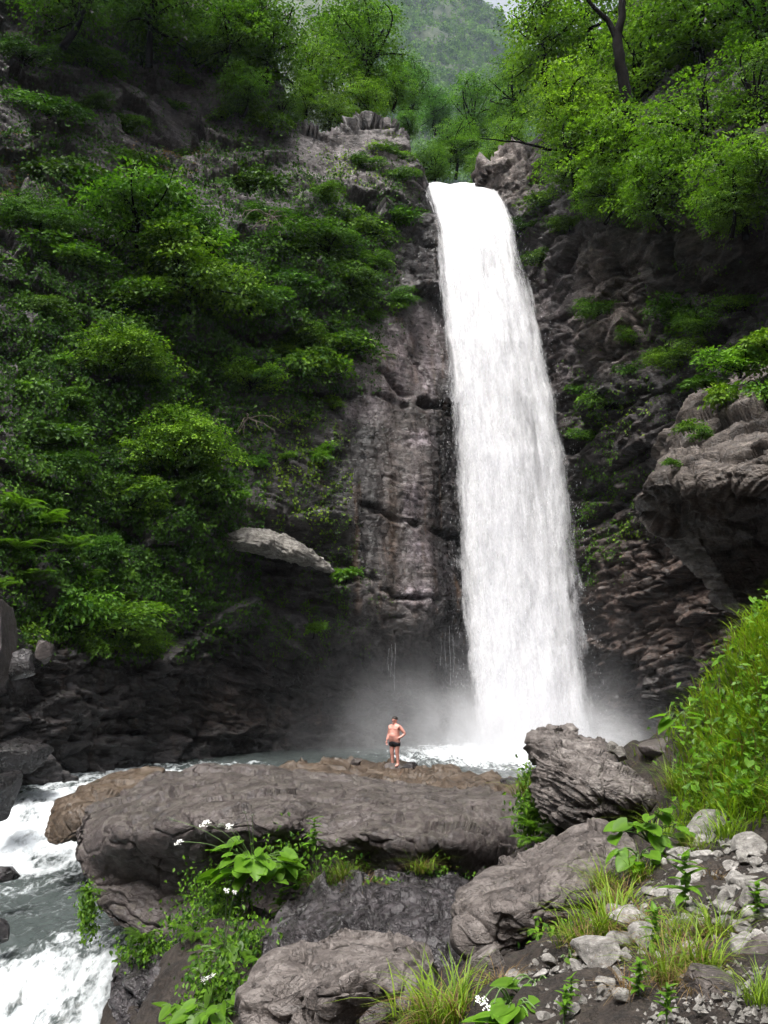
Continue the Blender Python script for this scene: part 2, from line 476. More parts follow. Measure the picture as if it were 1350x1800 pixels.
lay = fbm(np.stack([bx / 2.5, base[:, 1] / 2.5, bz * 2.6], 1) + wob * 0.4, 4, 0.6, ridged=True)
h += 0.16 * lay * (strat * 1.1 + shelf * 0.9 + 0.25) * (1 - 0.85 * slab)
h += 0.09 * fbm(base / 0.6, 4, 0.6) * (1 - 0.7 * slab)
h += 0.25 * terrace(fbm(bp_ / np.array([2.2, 2.2, 1.1]) + 50, 4), 0.16) * (1 - 0.9 * slab)
h -= 0.22 * cracks(bp_ / np.array([2.8, 2.8, 1.6]) + 70) * (1 - 0.75 * slab) + 0.07 * cracks(bp_ / np.array([1.0, 1.0, 0.6]) + 90, 0.05) * (1 - 0.9 * slab)
h += slab * (0.40 * fbm(base * np.array([0.55, 0.55, 0.10]), 4) + 0.05 * fbm(base * np.array([1.5, 1.5, 1.0]) + 3, 4, 0.6) + 0.05 * fbm(base * np.array([2.2, 2.2, 1.0]), 4, 0.65, ridged=True) + 0.24 * terrace(fbm(base * np.array([0.5, 0.5, 0.22]) + 8, 2), 0.2, 0.85))
# long joints across the wet slab and the undercut steps
for pts, wd, dep in (([(625, 622), (668, 652), (720, 700), (800, 722)], 7, 0.55), ([(600, 700), (650, 690), (720, 712), (800, 715)], 5, 0.4),
                     ([(670, 838), (720, 852), (800, 846)], 2, 0.12), ([(640, 885), (700, 912), (770, 935), (810, 945)], 5, 0.42),
                     ([(600, 985), (650, 1015), (690, 1045), (780, 1058)], 5, 0.45), ([(690, 560), (735, 640), (770, 690)], 3, 0.25),
                     ([(640, 1105), (700, 1085), (760, 1060)], 4, 0.3), ([(690, 752), (730, 775), (790, 760)], 2, 0.10),
                     ([(1000, 800), (1080, 720), (1200, 640)], 9, 0.7), ([(1030, 930), (1120, 850), (1180, 800)], 7, 0.6), ([(960, 520), (1000, 560), (1010, 640)], 5, 0.5),
                     ([(1020, 640), (1080, 610), (1150, 600)], 5, 0.5), ([(1060, 430), (1090, 520), (1150, 600)], 6, 0.6), ([(1160, 380), (1170, 480), (1150, 640)], 8, 0.9)):
    dist = np.full(len(U), 1e6)
    uu = U + 9 * perlin(np.stack([V / 18, U / 18, U * 0], 1)); vv = V + 11 * fbm(np.stack([U / 26, V / 26, U * 0 + 5], 1), 3)
    for (x0, y0), (x1, y1) in zip(pts[:-1], pts[1:]):
        L2 = (x1 - x0) ** 2 + (y1 - y0) ** 2
        tt = np.clip(((uu - x0) * (x1 - x0) + (vv - y0) * (y1 - y0)) / L2, 0, 1)
        dist = np.minimum(dist, np.hypot(uu - x0 - tt * (x1 - x0), vv - y0 - tt * (y1 - y0)))
    h -= dep * np.exp(-(dist / wd) ** 2) * sstep(-0.35, 0.25, fbm(np.stack([U / 40, V / 40, U * 0 + dep * 9], 1), 2))
h *= 1 - 0.45 * shelf
cv = base + nrm * h[:, None]
# geology and painted wet reflections: rock colour multiplier (0.5 = as is) and wetness
rc = np.full((len(U), 3), 0.5, np.float32); wet = np.full(len(U), 0.12, np.float32)
br = 0.35 * fbm(base / 1.3 + 40, 4)
def paint(mask, colr, wv=None):
    global rc, wet
    k = np.clip(mask * (1 + br * 1.6), 0, 1)
    rc = rc * (1 - k[:, None]) + np.array(colr, np.float32) * k[:, None]
    if wv is not None: wet = wet * (1 - k) + wv * k
paint(blob(250, 200, 260, 190, 4), (0.95, 0.90, 0.92), 0.05)
paint(blob(500, 800, 120, 130, 4), (0.62, 0.62, 0.61), 0.2)
paint(blob(300, 1230, 520, 95, 6), (0.30, 0.27, 0.27), 0.55)
paint(blob(430, 1255, 90, 40, 2), (0.46, 0.36, 0.29), 0.5)
paint(blob(715, 860, 110, 260, 6), (1.12, 1.06, 1.02), 0.95)
paint(blob(615, 850, 55, 180, 4), (0.27, 0.25, 0.25), 0.8)
paint(blob(715, 630, 75, 70, 4), (2.4, 2.2, 2.3), 0.9)
for pu, pv_, ra, rb_ in ((745, 770, 30, 16), (740, 960, 26, 40), (745, 1045, 34, 22), (700, 560, 40, 18), (640, 720, 30, 22), (730, 880, 20, 30)):
    paint(blob(pu, pv_, ra, rb_, 3), (2.2, 2.05, 2.2), 1.0)  # pale patches put the sheen of the wet slab into its colour
paint(blob(785, 860, 16, 200, 4), (0.42, 0.46, 0.30), 0.9)
paint(blob(690, 950, 12, 160, 2), (0.55, 0.40, 0.28), 0.9)
paint(blob(740, 460, 60, 90, 4), (0.48, 0.45, 0.46), 0.9)
paint(blob(640, 280, 120, 65, 4), (1.5, 1.46, 1.42), 0.0)
paint(blob(890, 300, 60, 60, 4), (1.7, 1.58, 1.42), 0.0)
paint(blob(975, 600, 50, 200, 4), (0.85, 0.78, 0.78), 0.4)
paint(blob(1080, 530, 70, 120, 4), (1.45, 1.3, 1.15), 0.0)
paint(blob(1230, 450, 130, 80, 4), (0.6, 0.54, 0.48), 0.0)
paint(blob(1100, 830, 130, 110, 4), (0.5, 0.45, 0.43), 0.3)
paint(blob(1150, 1060, 160, 140, 4), (0.66, 0.48, 0.38), 0.35)
paint(blob(1080, 1230, 160, 70, 4), (0.26, 0.23, 0.23), 0.8)
paint(blob(815, 1000, 60, 400, 6), (0.24, 0.23, 0.25), 1.0)
obj('cliff', mesh('cliff', cv, grid_faces(nr, nc), True, {'rock': ('POINT', rc), 'wet': ('POINT', wet)}), M['cliff'], kind='structure')
CLIFF = cv.reshape(nr, nc, 3); CN = nrm.reshape(nr, nc, 3)
def on_cliff(u, v):
    j = np.clip(np.searchsorted(us, u), 0, nc - 1); i = np.clip(np.searchsorted(vs_, v), 0, nr - 1)
    return CLIFF[i, j], CN[i, j]

# ------------------------------------------------------------------ ground: bank, stream bed and added unseen slopes that block sky light, one sheet
GC = [(1350, 1800, 4.0), (1200, 1800, 4.15), (1050, 1800, 4.5), (900, 1800, 5.0), (780, 1820, 5.9), (650, 1850, 6.8), (520, 1830, 8.4), (430, 1830, 9.2), (320, 1820, 10.8), (250, 1790, 11.8),
      (1350, 1650, 5.6), (1200, 1680, 5.5), (1060, 1700, 5.7), (940, 1720, 5.8), (820, 1740, 6.4), (1350, 1540, 6.7), (1220, 1570, 6.7), (1110, 1600, 7.2),
      (1350, 1460, 7.6), (1220, 1480, 8.2), (1130, 1500, 8.8), (1000, 1640, 8.9), (820, 1710, 8.8), (700, 1720, 9.6), (600, 1720, 10.2), (480, 1710, 11.0), (380, 1690, 11.6), (300, 1680, 12.4),
      (640, 1660, 11.5), (560, 1660, 12.2), (760, 1660, 11.0), (900, 1610, 11.6), (940, 1510, 12.4), (1040, 1450, 12.0),
      (1215, 1440, 9.4), (1280, 1400, 8.9), (1350, 1400, 8.3), (1150, 1340, 13.2), (1235, 1300, 11.2), (1280, 1250, 10.2), (1350, 1200, 9.4), (1250, 1200, 11.2), (1350, 1090, 10.2), (1300, 1120, 11.3),
      (1500, 1000, 10.0), (1500, 1250, 8.0), (1500, 1450, 6.5), (1600, 1700, 4.2), (1110, 1300, 13.0), (1000, 1420, 13.5), (1200, 1300, 13.5), (1400, 1250, 13.5)]
gp = P(*np.array(GC, float).T)
gp = np.vstack([gp, [(-4.9, 13, -6.9), (-4.6, 11, -6.9), (-4.4, 9, -6.9), (-4.0, 7, -6.7), (-7, 8, -7.2), (-7, 13, -7.2), (-9, 10, -7), (-2, 4, -5.6), (0.0, 2, -1.8), (2, 2, -1.75), (0, 0, -1.65), (3, 0, -1.6), (5, 3, -1.4),
                (0, 15, -4.0), (-3, 15, -4.4), (3, 15.5, -3.6), (6, 15, -2.2)]])
_gr = rbf_fit(gp[:, :2] / 3.0, gp[:, 2], 0.02)
def BASEG(x, y):
    z = np.full(len(x), -5.4)
    dam = sstep(-6.2, -4.6, x) * sstep(16.5, 18, y) * (1 - sstep(27.2, 28.6, y + 0.25 * x))
    z = z + dam * 1.75
    back = 1 - sstep(1, 6, y)
    z = z * (1 - back) + back * (-1.7 - 5.0 * sstep(-1.5, -6, x))
    z = z + np.clip(-14 - y, 0, 70) * 0.85  # unseen hill added behind the camera to darken front faces
    z = z + np.clip(x - 13, 0, 60) * 0.95 * (1 - sstep(14, 24, y)) + np.clip(-15 - x, 0, 70) * 0.9 * (1 - sstep(10, 20, y))  # side slopes added out of view to cut low-angle sky light
    return z
def GROUND(x, y, rough=True):
    x = np.atleast_1d(np.asarray(x, float)); y = np.atleast_1d(np.asarray(y, float))
    wgt = sstep(-9, -7.2, x) * (1 - sstep(9.5, 12, x)) * sstep(0, 2.5, y) * (1 - sstep(14.2, 16, y))
    z = BASEG(x, y)
    m = wgt > 0
    if m.any():
        z[m] = z[m] * (1 - wgt[m]) + wgt[m] * _gr(np.stack([x[m], y[m]], 1) / 3.0)
    if rough:
        p3 = np.stack([x, y, x * 0], 1)
        z = z + 0.10 * fbm(p3 / 1.1, 4) + 0.05 * fbm(p3 / 0.22, 3, 0.6) + sstep(25, 60, np.hypot(x, y)) * 6 * fbm(p3 / 25, 3)
    return z
gx = np.concatenate([np.linspace(-400, -30, 26), np.linspace(-29, -9.2, 50), np.arange(-9, 9, 0.06), np.linspace(9.2, 29, 50), np.linspace(30, 400, 26)])
gy = np.concatenate([np.linspace(-400, -20, 26), np.linspace(-19, 2.4, 40), np.arange(2.5, 14.5, 0.07), np.arange(14.6, 30, 0.25), np.linspace(30.5, 60, 20)])
GX, GY = np.meshgrid(gx, gy)
gz = GROUND(GX.ravel(), GY.ravel())
p3 = np.stack([GX.ravel(), GY.ravel(), gz], 1)
nearm = (np.abs(GX.ravel()) < 9) & (GY.ravel() > 2.5) & (GY.ravel() < 14.5)
f1, f2, fac, cr = worley(p3 / 0.35)
rk_ = 1 + 0.8 * sstep(2.5, 0.5, p3[:, 0]) * sstep(7, 9, p3[:, 1])
p3[:, 2] += np.where(nearm, (0.05 * fac + 0.05 * (cr - 0.5)) * rk_, 0)
obj('ground', mesh('ground', p3, grid_faces(len(gy), len(gx))), M['soil'], kind='structure')

# ------------------------------------------------------------------ rocks from an outline with a distance at every corner, closed at the back
def rock(name, outline, inner, mat, label, back=1.0, na=200, nf=60, amp=0.10, facet=0.10, fs=0.6, ns=0.9, strata=None, parent=None, group=None, cat='boulder', seed=0, fine=0.03):
    o = np.array(outline, float)
    c = np.array(inner[0], float)
    ctrl = np.vstack([o, np.array(inner, float)])
    rb = rbf_fit(ctrl[:, :2] / 60.0, ctrl[:, 2], 0.01)
    # resample the outline smoothly by length
    cl = np.vstack([o, o[:1]])
    L = np.concatenate([[0], np.cumsum(np.hypot(*np.diff(cl[:, :2], axis=0).T))])
    s = np.linspace(0, L[-1], na, endpoint=False)
    ring = np.stack([np.interp(s, L, cl[:, k]) for k in range(3)], 1)
    for _ in range(max(2, na // 60)):
        ring = 0.5 * ring + 0.25 * (np.roll(ring, 1, 0) + np.roll(ring, -1, 0))
    rho = np.linspace(0.0, 1, nf)
    rho = 1 - (1 - rho) ** 1.25
    pts = []
    for r in rho:
        uv = c[:2] + (ring[:, :2] - c[:2]) * max(r, 0.004)
        d = rb(uv / 60.0)
        k = r ** 7
        d = d * (1 - k) + (ring[:, 2] + 0.10 * back) * k
        pts.append(P(uv[:, 0], uv[:, 1], d))
    nb = max(6, nf // 4)
    cb = P(*c)
    for k in range(1, nb + 1):
        a = 0.5 * math.pi * k / nb
        r = max(math.cos(a), 0.004)
        w = P(ring[:, 0], ring[:, 1], ring[:, 2] + 0.10 * back)
        mid = w.mean(0)
        q = mid + (w - mid) * r
        q[:, 1] = q[:, 1] + back * math.sin(a)
        pts.append(q)
    pts = np.array(pts)
    n_r = len(pts)
    v = pts.reshape(-1, 3)
    g = pts
    du = np.roll(g, -1, 1) - np.roll(g, 1, 1); dv = np.gradient(g, axis=0)
    n = np.cross(du, dv).reshape(-1, 3); n /= np.linalg.norm(n, axis=1)[:, None] + 1e-9
    mid = v.mean(0)
    n *= np.sign(((v - mid) * n).sum(1).mean())
    n = n.reshape(n_r, na, 3)
    kk_ = int(np.searchsorted(rho, 0.12))
    nm_ = n[kk_].mean(0); nm_ /= np.linalg.norm(nm_)
    for j_ in range(kk_):
        w_ = (j_ / kk_) ** 1.5; n[j_] = n[j_] * w_ + nm_ * (1 - w_)
    n = n.reshape(-1, 3)
    taper = np.ones((n_r, na)); taper[-1] = 0.2
    v = v.copy()
    sd = seed * 7.7
    hh = 0.55 * amp * fbm(v / ns + sd, 3) + 0.25 * amp * terrace(fbm(v / (ns * 0.8) + sd + 5, 3), 0.17) - 0.30 * amp * cracks(v / (ns * 1.6) * np.array([1, 1, 1.6]) + sd, 0.02)
    f1, f2, fac, cr = worley(v / fs * np.array([0.85, 0.85, 1.3]) + sd + 0.12 * np.stack([fbm(v / fs + 3, 2)] * 3, 1))
    hh = hh + facet * (0.62 * fac + 0.7 * (cr - 0.5)) - 0.25 * facet * np.exp(-((f2 - f1) / 0.05) ** 2)
    f1, f2, fac, cr = worley(v / (fs * 0.42) * np.array([0.8, 0.8, 1.5]) + sd + 21)
    hh = hh + facet * 0.20 * (0.62 * fac + 0.7 * (cr - 0.5))
    if strata is not None:
        sv = np.array(strata, float); sv /= np.linalg.norm(sv)
        t = (v * sv).sum(1)
        flat = v * 0.7
        lay = fbm(np.stack([flat[:, 0], flat[:, 1], t * 9], 1) + 0.25 * fbm(v * 1.5, 2)[:, None], 4, 0.6, ridged=True)
        hh = hh + amp * (0.8 if amp < 0.3 else 0.35) * lay
    hh = hh + 0.6 * fine * fbm(v / 0.16 + sd, 4, 0.6)
    v += n * (hh * taper.ravel())[:, None]
    faces = grid_faces(n_r, na, wrap=True)
    org = np.array([v[:, 0].mean(), v[:, 1].mean(), v[:, 2].min()])
    me = mesh(name, v - org, faces)
    return obj(name, me, mat, parent, label, cat, group, loc=org)

import bmesh
_bm = bmesh.new(); bmesh.ops.create_icosphere(_bm, subdivisions=5, radius=1.0)
ICO = np.array([x.co[:] for x in _bm.verts]); ICOF = np.array([[q_.index for q_ in x.verts] for x in _bm.faces]); _bm.free()
def blobrock(name, u0, v0, u1, v1, d, mat, label, depth=None, seed=0, group=None, cat='rock'):
    """an angular broken rock filling the pixel box at distance d"""
    r = np.random.default_rng(seed + 100)
    c = P((u0 + u1) / 2, (v0 + v1) / 2, d)
    a = (u1 - u0) / 2 / F * d; h_ = (v1 - v0) / 2 / F * d
    v = ICO.copy()
    for _ in range(16):
        n = r.normal(size=3); n /= np.linalg.norm(n); k_ = 0.50 + 0.32 * r.random()
        v = v - n * np.clip(v @ n - k_, 0, None)[:, None]
    v = v + (v / (np.linalg.norm(v, axis=1)[:, None])) * (0.05 * fbm(v * 1.6 + seed, 4) + 0.03 * fbm(v * 6 + seed, 4, 0.65, ridged=True))[:, None]
    v = v / np.abs(v).max(0) * np.array([a, depth or max(a, h_) * 0.85, h_])
    return obj(name, mesh(name, v + np.array([0, 0, h_]), ICOF), mat, None, label, cat, group, loc=c - np.array([0, 0, h_]))

rock('boulder', [(128, 1462, 15.6), (150, 1425, 16.4), (200, 1397, 17.4), (260, 1368, 18.4), (340, 1346, 19.4), (420, 1343, 20), (500, 1351, 20.2), (580, 1363, 20.2), (680, 1375, 20.3), (780, 1388, 19.8),
                 (870, 1394, 18.8), (928, 1408, 17.2), (932, 1445, 15.6), (915, 1490, 14.8), (900, 1560, 14.2), (810, 1600, 13.6), (690, 1600, 13.5), (570, 1590, 13.6), (490, 1610, 13.8), (420, 1640, 14.1),
                 (330, 1650, 14.3), (240, 1645, 14.6), (185, 1612, 14.8), (150, 1555, 15.0), (126, 1500, 15.3)],
     [(500, 1450, 13.3), (200, 1440, 15.0), (300, 1430, 14.4), (400, 1435, 13.8), (650, 1455, 13.2), (800, 1470, 13.2), (880, 1480, 13.6), (500, 1395, 15.6), (300, 1390, 16.4), (750, 1420, 15.4), (650, 1405, 15.8),
      (300, 1500, 14.7), (420, 1505, 14.4), (520, 1500, 14.1), (650, 1505, 13.5), (780, 1515, 13.5), (700, 1560, 13.4), (250, 1560, 15.0), (380, 1570, 14.8), (300, 1600, 14.9), (200, 1530, 15.1)], M['boulder'],
     'huge rounded brown boulder spanning the stream in front of the pool', back=2.0, na=620, nf=190, amp=0.20, facet=0.13, fs=0.9, ns=1.3, fine=0.05, seed=1)
rock('boulder', [(933, 1297, 12.5), (960, 1288, 13), (1010, 1292, 13.6), (1060, 1306, 13.6), (1110, 1338, 13.2), (1160, 1370, 12.6), (1216, 1403, 12), (1212, 1424, 11.7), (1150, 1432, 11.2), (1080, 1446, 11), (1010, 1455, 11),
                 (962, 1440, 11.4), (945, 1400, 11.8), (950, 1352, 12.0), (936, 1325, 12.3)],
     [(1020, 1370, 10.9), (1000, 1330, 11.7), (1070, 1370, 11.0), (1110, 1395, 10.8), (980, 1410, 11.2), (1150, 1405, 11.1), (1060, 1420, 10.9)], M['slate'],
     'tilted grey slab boulder with streaky layers below the grassy bank', back=1.2, na=360, nf=90, amp=0.11, facet=0.10, fs=0.5, ns=0.8, strata=(0.55, 0.1, 0.8), seed=2)
rock('boulder', [(806, 1622, 8.8), (812, 1590, 9.1), (850, 1550, 9.5), (900, 1520, 9.8), (960, 1490, 10.0), (1010, 1466, 10.1), (1050, 1451, 10.1), (1090, 1456, 9.9), (1116, 1490, 9.5), (1120, 1540, 9.0), (1095, 1585, 8.6), (1060, 1620, 8.4),
                 (1000, 1640, 8.3), (930, 1662, 8.3), (895, 1680, 8.4), (850, 1674, 8.5), (815, 1652, 8.6)],
     [(960, 1570, 8.25), (880, 1590, 8.4), (1050, 1510, 8.9), (1060, 1580, 8.2), (900, 1640, 8.5), (980, 1520, 8.9)], M['boulder2'],
     'smooth brown boulder leaning against the stony bank below the tilted slab', back=1.0, na=380, nf=110, amp=0.11, facet=0.14, fs=0.7, ns=0.8, seed=3, fine=0.02)
rock('boulder', [(424, 1745, 8.0), (450, 1716, 8.2), (500, 1690, 8.4), (560, 1661, 8.6), (610, 1645, 8.7), (680, 1652, 8.6), (740, 1667, 8.4), (776, 1690, 8.1), (772, 1735, 7.7), (745, 1790, 7.3), (700, 1830, 7.0), (640, 1850, 7.0),
                 (560, 1850, 7.1), (470, 1840, 7.4), (430, 1795, 7.7)],
     [(600, 1745, 7.1), (520, 1730, 7.6), (680, 1705, 7.4), (600, 1690, 7.8), (720, 1735, 7.2), (500, 1790, 7.8), (640, 1800, 7.3)], M['boulder2'],
     'dark brown boulder at the bottom edge with a peaked top', back=1.0, na=380, nf=110, amp=0.13, facet=0.17, fs=0.65, ns=0.8, seed=4, fine=0.02)
rock('boulder', [(78, 1465, 19.5), (84, 1435, 20), (98, 1404, 20.5), (140, 1384, 21), (200, 1362, 21.5), (250, 1348, 22), (288, 1354, 21.8), (262, 1385, 20.6), (200, 1420, 19.5), (150, 1470, 18.6), (110, 1486, 18.6), (86, 1480, 19.0)],
     [(140, 1425, 18.9), (190, 1390, 20.2), (110, 1450, 18.9), (235, 1368, 21.2)], M['brown'],
     'rusty brown wet boulder between the white cascade and the huge boulder', back=1.2, na=200, nf=50, amp=0.12, facet=0.12, fs=0.7, seed=5)
rock('rock_shelf', [(455, 1680, 11.2), (480, 1620, 12.4), (540, 1570, 12.9), (640, 1545, 13.1), (760, 1550, 12.9), (860, 1560, 12.2), (880, 1600, 11.0), (850, 1680, 9.6), (800, 1740, 8.9), (700, 1730, 9.1), (600, 1730, 9.7), (500, 1730, 10.4)],
     [(660, 1620, 10.6), (580, 1620, 11.2), (740, 1620, 10.2), (660, 1580, 11.4), (720, 1670, 9.6), (540, 1660, 10.8), (810, 1610, 10.3), (620, 1680, 9.9)], M['wetrock'],
     'damp purplish rock face under the huge boulder behind the peaked one', back=0.8, na=320, nf=90, amp=0.20, facet=0.22, fs=0.6, ns=0.8, seed=6, cat='rock')
rock('rock_shelf', [(192, 1722, 13.0), (208, 1682, 13.4), (270, 1655, 13.6), (345, 1660, 13.2), (380, 1720, 12.4), (350, 1800, 11.6), (300, 1850, 11.2), (215, 1850, 11.8), (196, 1780, 12.4)],
     [(280, 1740, 12.2), (240, 1720, 12.6), (330, 1720, 12.2), (260, 1800, 11.8)], M['wetrock'],
     'black wet rock under the overhang at the edge of the rapids', back=1.2, na=200, nf=50, amp=0.2, facet=0.22, fs=0.5, seed=7, cat='rock')
# the long low ledge the man stands on
rock('rock_ledge', [(470, 1356, 27), (520, 1347, 28.6), (580, 1344, 29.4), (640, 1343, 29.8), (700, 1344, 29.9), (745, 1349, 29.6), (800, 1356, 29), (860, 1366, 28.2), (935, 1384, 26.6), (935, 1405, 24.6), (820, 1410, 24), (700, 1405, 24), (560, 1390, 24.6), (480, 1376, 25.5)],
     [(700, 1372, 26.4), (600, 1366, 27), (800, 1380, 26), (540, 1362, 27), (880, 1390, 25.6)], M['brown'],
     'low brown rock ledge along the near edge of the plunge pool', back=0.9, na=360, nf=50, amp=0.22, facet=0.25, fs=0.7, ns=1.2, seed=8, cat='rock ledge')
rock('rock_ledge', [(386, 942, 34.6), (420, 931, 35), (470, 931, 35.3), (520, 950, 35.6), (560, 978, 36), (588, 1006, 36.4), (550, 992, 35.2), (500, 980, 34.4), (450, 970, 34.2), (405, 958, 34.3)],
     [(470, 952, 33.5), (420, 943, 33.8), (520, 964, 34.0), (450, 960, 33.5)], M['pale'],
     'pale grey arched ledge jutting from the dark mossy cliff', back=1.5, na=220, nf=50, amp=0.14, facet=0.12, fs=0.6, ns=1.0, strata=(0.35, 0.1, 0.9), seed=9, cat='rock ledge')
# big outcrop on the right with the cave below it
rock('rock_outcrop', [(1136, 852, 22.6), (1165, 832, 23), (1185, 780, 24), (1215, 730, 24.8), (1240, 690, 25.4), (1300, 655, 26), (1380, 620, 26), (1560, 560, 24), (1700, 700, 21), (1700, 950, 20), (1500, 1080, 22), (1350, 1075, 25), (1300, 1060, 26), (1262, 1000, 26), (1215, 930, 24.6), (1175, 900, 23.4)],
     [(1480, 800, 20.3), (1300, 800, 21.4), (1220, 800, 22.2), (1350, 720, 22.6), (1180, 860, 22.0), (1250, 870, 21.4), (1350, 870, 20.8), (1250, 910, 23.0), (1350, 930, 24.2), (1300, 1000, 26.0), (1420, 1000, 25.0), (1600, 800, 19.5)], M['outcrop'],
     'brownish grey overhanging outcrop with a dark hollow beneath it', back=6, na=480, nf=240, amp=0.35, facet=0.5, fs=1.5, ns=2.0, strata=(-0.45, 0.2, 0.85), seed=10, cat='rock outcrop', fine=0.06)
k = 10
for (a, b, c, d, dd, mt, lab) in (
        (615, 1332, 644, 1349, 29.5, 'boulder', 'small round rock on the ledge left of the standing man'),
        (708, 1339, 735, 1358, 29.2, 'wetrock', 'round dark rock on the ledge right beside the man'),
        (755, 1353, 785, 1362, 28.8, 'wetrock', 'flat dark rock at the water edge near the foaming pool'),
        (784, 1356, 812, 1366, 28.4, 'wetrock', 'low dark rock second along the water edge toward the slab'),
        (845, 1359, 882, 1388, 27, 'brown', 'rounded wet rock on the ledge near the tilted slab'),
        (878, 1368, 925, 1394, 26.4, 'wetrock', 'dark wedge rock at the end of the ledge next to the slab'),
        (560, 1338, 584, 1349, 29.2, 'brown', 'small brown lump on the ledge toward the stream side'),
        (-60, 1055, 32, 1210, 20, 'boulder', 'purplish brown boulder cut by the picture edge beside shrubs'),
        (14, 1140, 64, 1200, 19.8, 'wetrock', 'dark grey rock leaning on the boulder at the picture edge'),
        (60, 1122, 94, 1168, 22.5, 'boulder', 'small pointed brown rock among the bank herbs'),
        (-30, 1342, 32, 1440, 22, 'blackrock', 'brown wet rock at the picture edge beside the cascade'),
        (-25, 1522, 28, 1550, 17.5, 'wetrock', 'small reddish rock in the stream at the picture edge'),
        (-30, 1618, 14, 1668, 15.6, 'wetrock', 'small black rock in the rapids at the picture edge'),
        (-60, 1300, 100, 1362, 24.4, 'blackrock', 'shiny black bedrock hump on the wet bank above the cascade'),
        (634, 1766, 694, 1815, 6.5, 'boulder', 'small pinkish grey rock at the bottom edge below the peaked boulder'),
        (822, 1668, 898, 1775, 6.4, 'slate', 'upright brown stone with dry grass in front of the smooth boulder'),
        (1180, 1705, 1330, 1830, 4.5, 'slate', 'large folded grey rock at the bottom corner'),
        (1288, 1652, 1385, 1738, 5.0, 'slate', 'grey rock at the right edge above the folded corner rock'),
        (1110, 1752, 1185, 1830, 4.6, 'boulder', 'brownish rock left of the folded corner rock'),
        (1066, 1303, 1094, 1328, 12.6, 'pale', 'whitish stone upright on top of the tilted slab'),
        (1080, 1312, 1106, 1342, 12.2, 'pale', 'white stone just below the other on the slab back'),
        (1125, 1290, 1215, 1336, 12.0, 'boulder', 'rounded brown rock tucked into the grassy bank behind the slab')):
    blobrock('rock', a, b, c, d, dd, M[mt], lab, seed=k); k += 1
# ------------------------------------------------------------------ water
def water_mat():
    m, t, bsdf, out = nt('stream_water')
    pos = t.nodes.new('ShaderNodeNewGeometry').outputs['Position']
    a = node(t, 'ShaderNodeAttribute', attribute_name='foam')
    n1 = noise_n(t, mapped(t, (1.3, 0.5, 1), src=pos), 1.7, 7, 0.66, 0.8)
    n2 = noise_n(t, mapped(t, (1.2, 0.5, 1), src=pos), 8, 5, 0.65, 0.4)
    s = math_(t, 'ADD', math_(t, 'MULTIPLY', n1, 0.65), math_(t, 'MULTIPLY', n2, 0.35))
    th = math_(t, 'SUBTRACT', math_(t, 'ADD', s, math_(t, 'MULTIPLY', a.outputs['Fac'], 0.42)), 0.74)
    fm = math_(t, 'MULTIPLY', th, 5.0, clamp=True)
    col = mixc(t, fm, mixc(t, n1, (0.025, 0.032, 0.032), (0.085, 0.10, 0.097)), (0.70, 0.74, 0.77))
    t.links.new(col, bsdf.inputs['Base Color'])
    t.links.new(math_(t, 'ADD', math_(t, 'MULTIPLY', fm, 0.6), 0.10), bsdf.inputs['Roughness'])
    bp = node(t, 'ShaderNodeBump', Strength=0.8, Distance=0.08)
    t.links.new(math_(t, 'ADD', n1, math_(t, 'MULTIPLY', n2, 0.4)), bp.inputs['Height'])
    t.links.new(bp.outputs[0], bsdf.inputs['Normal'])
    return m
M['water'] = water_mat()
wx = np.concatenate([np.arange(-24, -3.5, 0.07), np.arange(-3.4, 12, 0.14)])
wy = np.concatenate([np.arange(9, 27, 0.07), np.arange(27, 44.5, 0.14)])
WX, WY = np.meshgrid(wx, wy); X = WX.ravel(); Y = WY.ravel()
p2 = np.stack([X, Y, X * 0], 1)
yy = Y + 0.5 * fbm(p2 / 1.6, 3) - 0.10 * (X + 8)
zz = np.interp(yy, [9, 13.0, 14.2, 15.4, 16.4, 21.2, 22.6, 24.0, 25.6, 27], [-7.0, -6.5, -6.0, -5.2, -4.98, -4.86, -4.6, -4.0, -3.66, -3.6])
steep = np.interp(yy, [9, 12, 13.5, 15.6, 16.6, 18.5, 20, 21.6, 23, 25.6, 27, 30, 33], [0.7, 0.8, 0.9, 0.75, 0.40, 0.25, 0.5, 0.95, 1.05, 0.9, 0.55, 0.45, 0.3])
steep = np.where(Y > 26, np.maximum(steep * sstep(-3, -6, X), 0), steep)
bpt = P(935, 1330, 39.5)
near = np.exp(-(((X - bpt[0] + 1.0) / 6.4) ** 2 + ((Y - 36.5) / 6.5) ** 2))
steep = np.maximum(steep, 1.25 * near)
steep = np.maximum(steep, 0.25 * sstep(28, 34, Y))
steep = np.maximum(steep, 0.72 * sstep(-2.5, -5.5, X) * (1 - sstep(31, 37, Y)) * sstep(24, 26, Y))
turb = 0.25 + steep
zz = zz + turb * (0.20 * fbm(p2 / np.array([0.9, 1.3, 1]), 4, 0.6) + 0.10 * fbm(p2 / 0.35 + 3, 3, 0.6, ridged=True)) + 0.25 * near * fbm(p2 / 0.8 + 9, 3)
foam = np.clip(steep + 0.35 * fbm(p2 / 1.4 + 20, 3), 0, 1.3)
obj('water', mesh('water', np.stack([X, Y, zz], 1), grid_faces(len(wy), len(wx)), True, {'foam': ('POINT', foam)}), M['water'], kind='structure')

